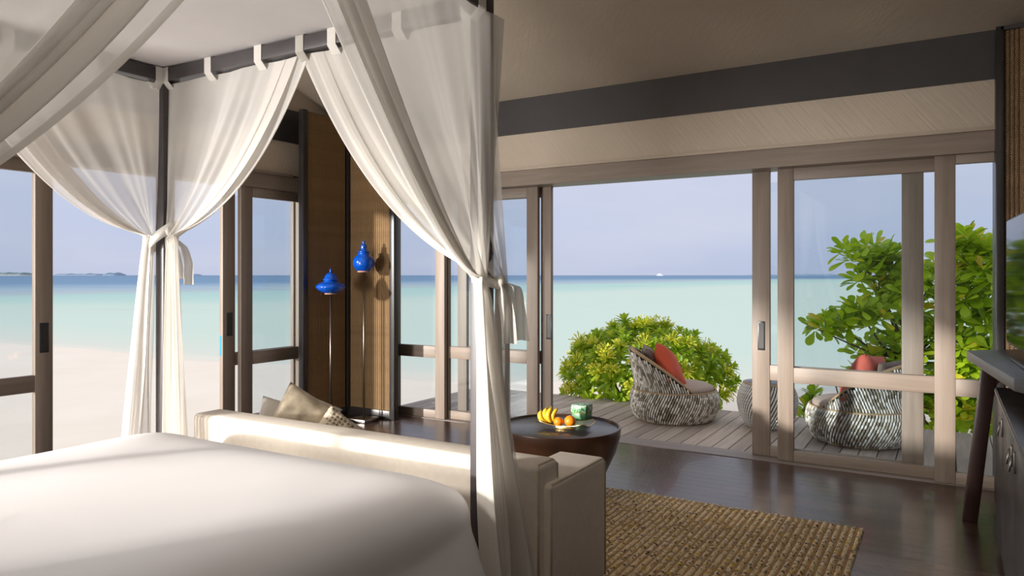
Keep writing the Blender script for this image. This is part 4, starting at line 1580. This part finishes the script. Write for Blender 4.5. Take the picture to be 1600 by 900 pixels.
rnd = random.Random(21)
bc_ = Vector((-3.17, 8.38, -0.5))
bush = thing('flowering_bush', 'round green bush with lime yellow flower heads beyond the deck', 'bush', bc_)
ros = [rosette(15, 0.155, 0.046, s, 0.18, 0.22, 0.55).mesh('leaf_rosette', M['leaf_bush'], False) for s in range(5)]
fl_ = []
for s in range(3):
    r2 = random.Random(50 + s)
    mb = MB()
    for k in range(34):
        d = Vector((r2.gauss(0, 1), r2.gauss(0, 1), abs(r2.gauss(0, 0.8)))).normalized()
        p1 = d * r2.uniform(0.05, 0.105)
        mb.tube([(0, 0, 0), p1], [0.002, 0.004], 3)
        mm_ = frame_from(d)
        mb.add([p1 + Vector((sx * 0.009, sy * 0.009, 0)) for sx, sy in ((1, 0), (0, 1), (-1, 0), (0, -1))] + [p1 + d * 0.014, p1 - d * 0.008],
               [(0, 1, 4), (1, 2, 4), (2, 3, 4), (3, 0, 4), (1, 0, 5), (2, 1, 5), (3, 2, 5), (0, 3, 5)])
    fl_.append(mb.mesh('flower_head', M['flower'], False))
axes = Vector((1.02, 0.85, 0.68))
cen = Vector((0, 0, 0.62))
vr = Vector((cos(TH), sin(TH), 0))
n_r = n_f = 0
pts_used = []
while n_r < 290:
    d = Vector((rnd.gauss(0, 1), rnd.gauss(0, 1), rnd.gauss(0.25, 0.9))).normalized()
    if d.z < -0.72:
        continue
    k = rnd.uniform(0.80, 1.0) * (1 + 0.10 * noise.noise(d * 2.2))
    p = cen + Vector((d.x * axes.x, d.y * axes.y, d.z * axes.z)) * k
    if any((p - q).length < 0.095 for q in pts_used):
        if rnd.random() < 0.93:
            continue
    pts_used.append(p)
    nd = (d + Vector((0, 0, 0.45))).normalized()
    mt = Matrix.Translation(p) @ frame_from(nd) @ Matrix.Rotation(rnd.uniform(0, 6.28), 4, 'Z') @ Matrix.Scale(rnd.uniform(0.85, 1.2), 4)
    link('leaf_rosette', rnd.choice(ros), bush, mt)
    n_r += 1
    if n_f < 84 and d.z > -0.25 and rnd.random() < 0.34:
        mf = Matrix.Translation(p + nd * 0.07) @ frame_from(nd) @ Matrix.Scale(rnd.uniform(1.0, 1.4), 4)
        link('flower_head', rnd.choice(fl_), bush, mf)
        n_f += 1
for k in range(7):
    a = rnd.uniform(0, 6.28)
    MB().tube([(0.08 * cos(a), 0.08 * sin(a), 0), (0.25 * cos(a), 0.22 * sin(a), 0.35), (0.55 * cos(a), 0.45 * sin(a), 0.75 + rnd.uniform(-0.1, 0.2))], [0.03, 0.022, 0.012], 7).build('stem', M['bark'], bush, True)

# broad-leaved sea lettuce tree at the right
tree = thing('sea_lettuce_tree', 'tall broad-leaved green shrub behind the right door panels', 'shrub', (-0.30, 9.05, -0.5))
t0 = Vector(tree.location)


def wp(u, v, t):
    x, y_ = ray(u, t)
    return Vector((x, y_, 1.4 + (430 - v) / 1133.0 * t)) - t0


# crown clusters: (bearing, height row, depth, spread across, spread up, count)
CL = [(1345, 404, 8.1, .24, .13, 5), (1392, 400, 8.0, .18, .15, 4), (1372, 442, 8.0, .25, .15, 5), (1408, 452, 7.9, .14, .18, 4),
      (1300, 503, 8.0, .16, .10, 4), (1345, 492, 7.9, .22, .12, 5), (1280, 516, 8.0, .06, .04, 1), (1372, 545, 8.0, .16, .16, 4), (1402, 560, 7.9, .15, .22, 5),
      (1452, 432, 8.1, .20, .22, 5), (1446, 520, 8.0, .22, .30, 7), (1440, 600, 8.0, .25, .30, 7), (1455, 672, 8.0, .25, .18, 4),
      (1512, 392, 7.7, .20, .17, 7), (1542, 420, 7.6, .18, .25, 6), (1512, 470, 7.8, .25, .25, 8), (1545, 520, 7.7, .25, .28, 8), (1505, 560, 7.8, .22, .25, 8),
      (1540, 600, 7.9, .25, .25, 7), (1505, 640, 8.0, .25, .20, 7), (1550, 670, 8.1, .25, .15, 5), (1590, 480, 7.8, .25, .5, 6), (1365, 590, 8.1, .16, .08, 3), (1600, 600, 8.0, .25, .3, 5)]
leafv = [leaf_geo(L_, w_, 0.10, 0.16, 0.70, 6) for (L_, w_) in ((0.215, 0.102), (0.190, 0.094), (0.235, 0.106))]
leafm = []
for vs_, fs_ in leafv:
    leafm.append(MB().add(vs_, fs_).mesh('leaf', M['leaf_tree'], True))
all_leaves = []
tips = []
rnd = random.Random(5)
fwd = Vector((-sin(TH), cos(TH), 0))
for (u, v, t, su, sv_, cnt) in CL:
    c0 = wp(u, v, t)
    tips.append(c0)
    for k in range(int(cnt * 2.7)):
        p = c0 + vr * rnd.uniform(-su, su) + Vector((0, 0, rnd.uniform(-sv_, sv_))) + fwd * rnd.uniform(-0.22, 0.22)
        nd = Vector((rnd.uniform(-0.5, 0.5), rnd.uniform(-0.7, 0.2), rnd.uniform(0.45, 1.0))).normalized()
        fm = Matrix.Translation(p) @ frame_from(nd) @ Matrix.Rotation(rnd.uniform(0, 6.28), 4, 'Z')
        nl = rnd.randint(9, 12)
        for q in range(nl):
            tt = q / nl
            pitch = radians(-8 + 72 * tt + rnd.uniform(-14, 14))
            m_ = fm @ Matrix.Rotation(q * 2.39996 + rnd.uniform(-0.25, 0.25), 4, 'Z') @ Matrix.Rotation(-pitch, 4, 'Y') @ Matrix.Translation((0.02, 0, 0.0)) @ Matrix.Scale(rnd.uniform(0.75, 1.1) * (1 - 0.25 * tt), 4)
            all_leaves.append((p, m_, rnd.randint(0, 2)))
cam_l = Vector((0, 0, 1.4)) - t0
all_leaves.sort(key=lambda a: (a[0] - cam_l).length)
for (p, m_, k) in all_leaves[:300]:
    link('leaf', leafm[k], tree, m_)
rest = MB()
for (p, m_, k) in all_leaves[300:]:
    rest.add([m_ @ Vector(q) for q in leafv[k][0]], leafv[k][1])
lo = rest.build('foliage', M['leaf_tree'], tree, True)
lo['kind'] = 'stuff'
trunk_top = wp(1425, 560, 8.0)
MB().tube([(0, 0, 0), (0.05, 0.02, 0.35), wp(1428, 620, 8.0), trunk_top, wp(1425, 480, 8.0)], [0.06, 0.05, 0.045, 0.035, 0.02], 9).build('trunk', M['bark'], tree, True)
for tp in tips:
    src = trunk_top if tp.z > trunk_top.z - 0.25 else wp(1428, 625, 8.0)
    mid = src.lerp(tp, 0.5) + Vector((rnd.uniform(-0.04, 0.04), 0, -0.06 + rnd.uniform(-0.05, 0.05)))
    MB().tube([src, src.lerp(mid, 0.5) + Vector((0, 0, -0.02)), mid, tp], [0.02, 0.016, 0.013, 0.007], 6).build('branch', M['bark'], tree, True)

# low sprigs by the deck edge
for (nm, lb, u, t, zb, n0, sc0) in (('low_shrub', 'small leafy sprig at the deck edge left of the chair behind the glass', 1250, 8.2, -0.5, 9, 1.0),
                                  ('low_shrub', 'small leafy shrub showing between chair and deck behind the door', 1330, 9.2, -0.5, 12, 1.2)):
    x, y_ = ray(u, t)
    r = thing(nm, lb, 'shrub', (x, y_, zb))
    for k in range(n0):
        h = 0.28 + 0.30 * rnd.random()
        p = Vector((rnd.uniform(-0.20, 0.20), rnd.uniform(-0.15, 0.15), h))
        st_ = MB().tube([(p.x * 0.3, p.y * 0.3, 0), tuple(p)], [0.012, 0.006], 5).build('stem', M['bark'], r, True)
        for q in range(9):
            m_ = Matrix.Translation(p) @ Matrix.Rotation(q * 2.4, 4, 'Z') @ Matrix.Rotation(-radians(5 + 8 * q), 4, 'Y') @ Matrix.Scale(0.72 * sc0, 4)
            link('leaf', leafm[q % 3], r, m_)
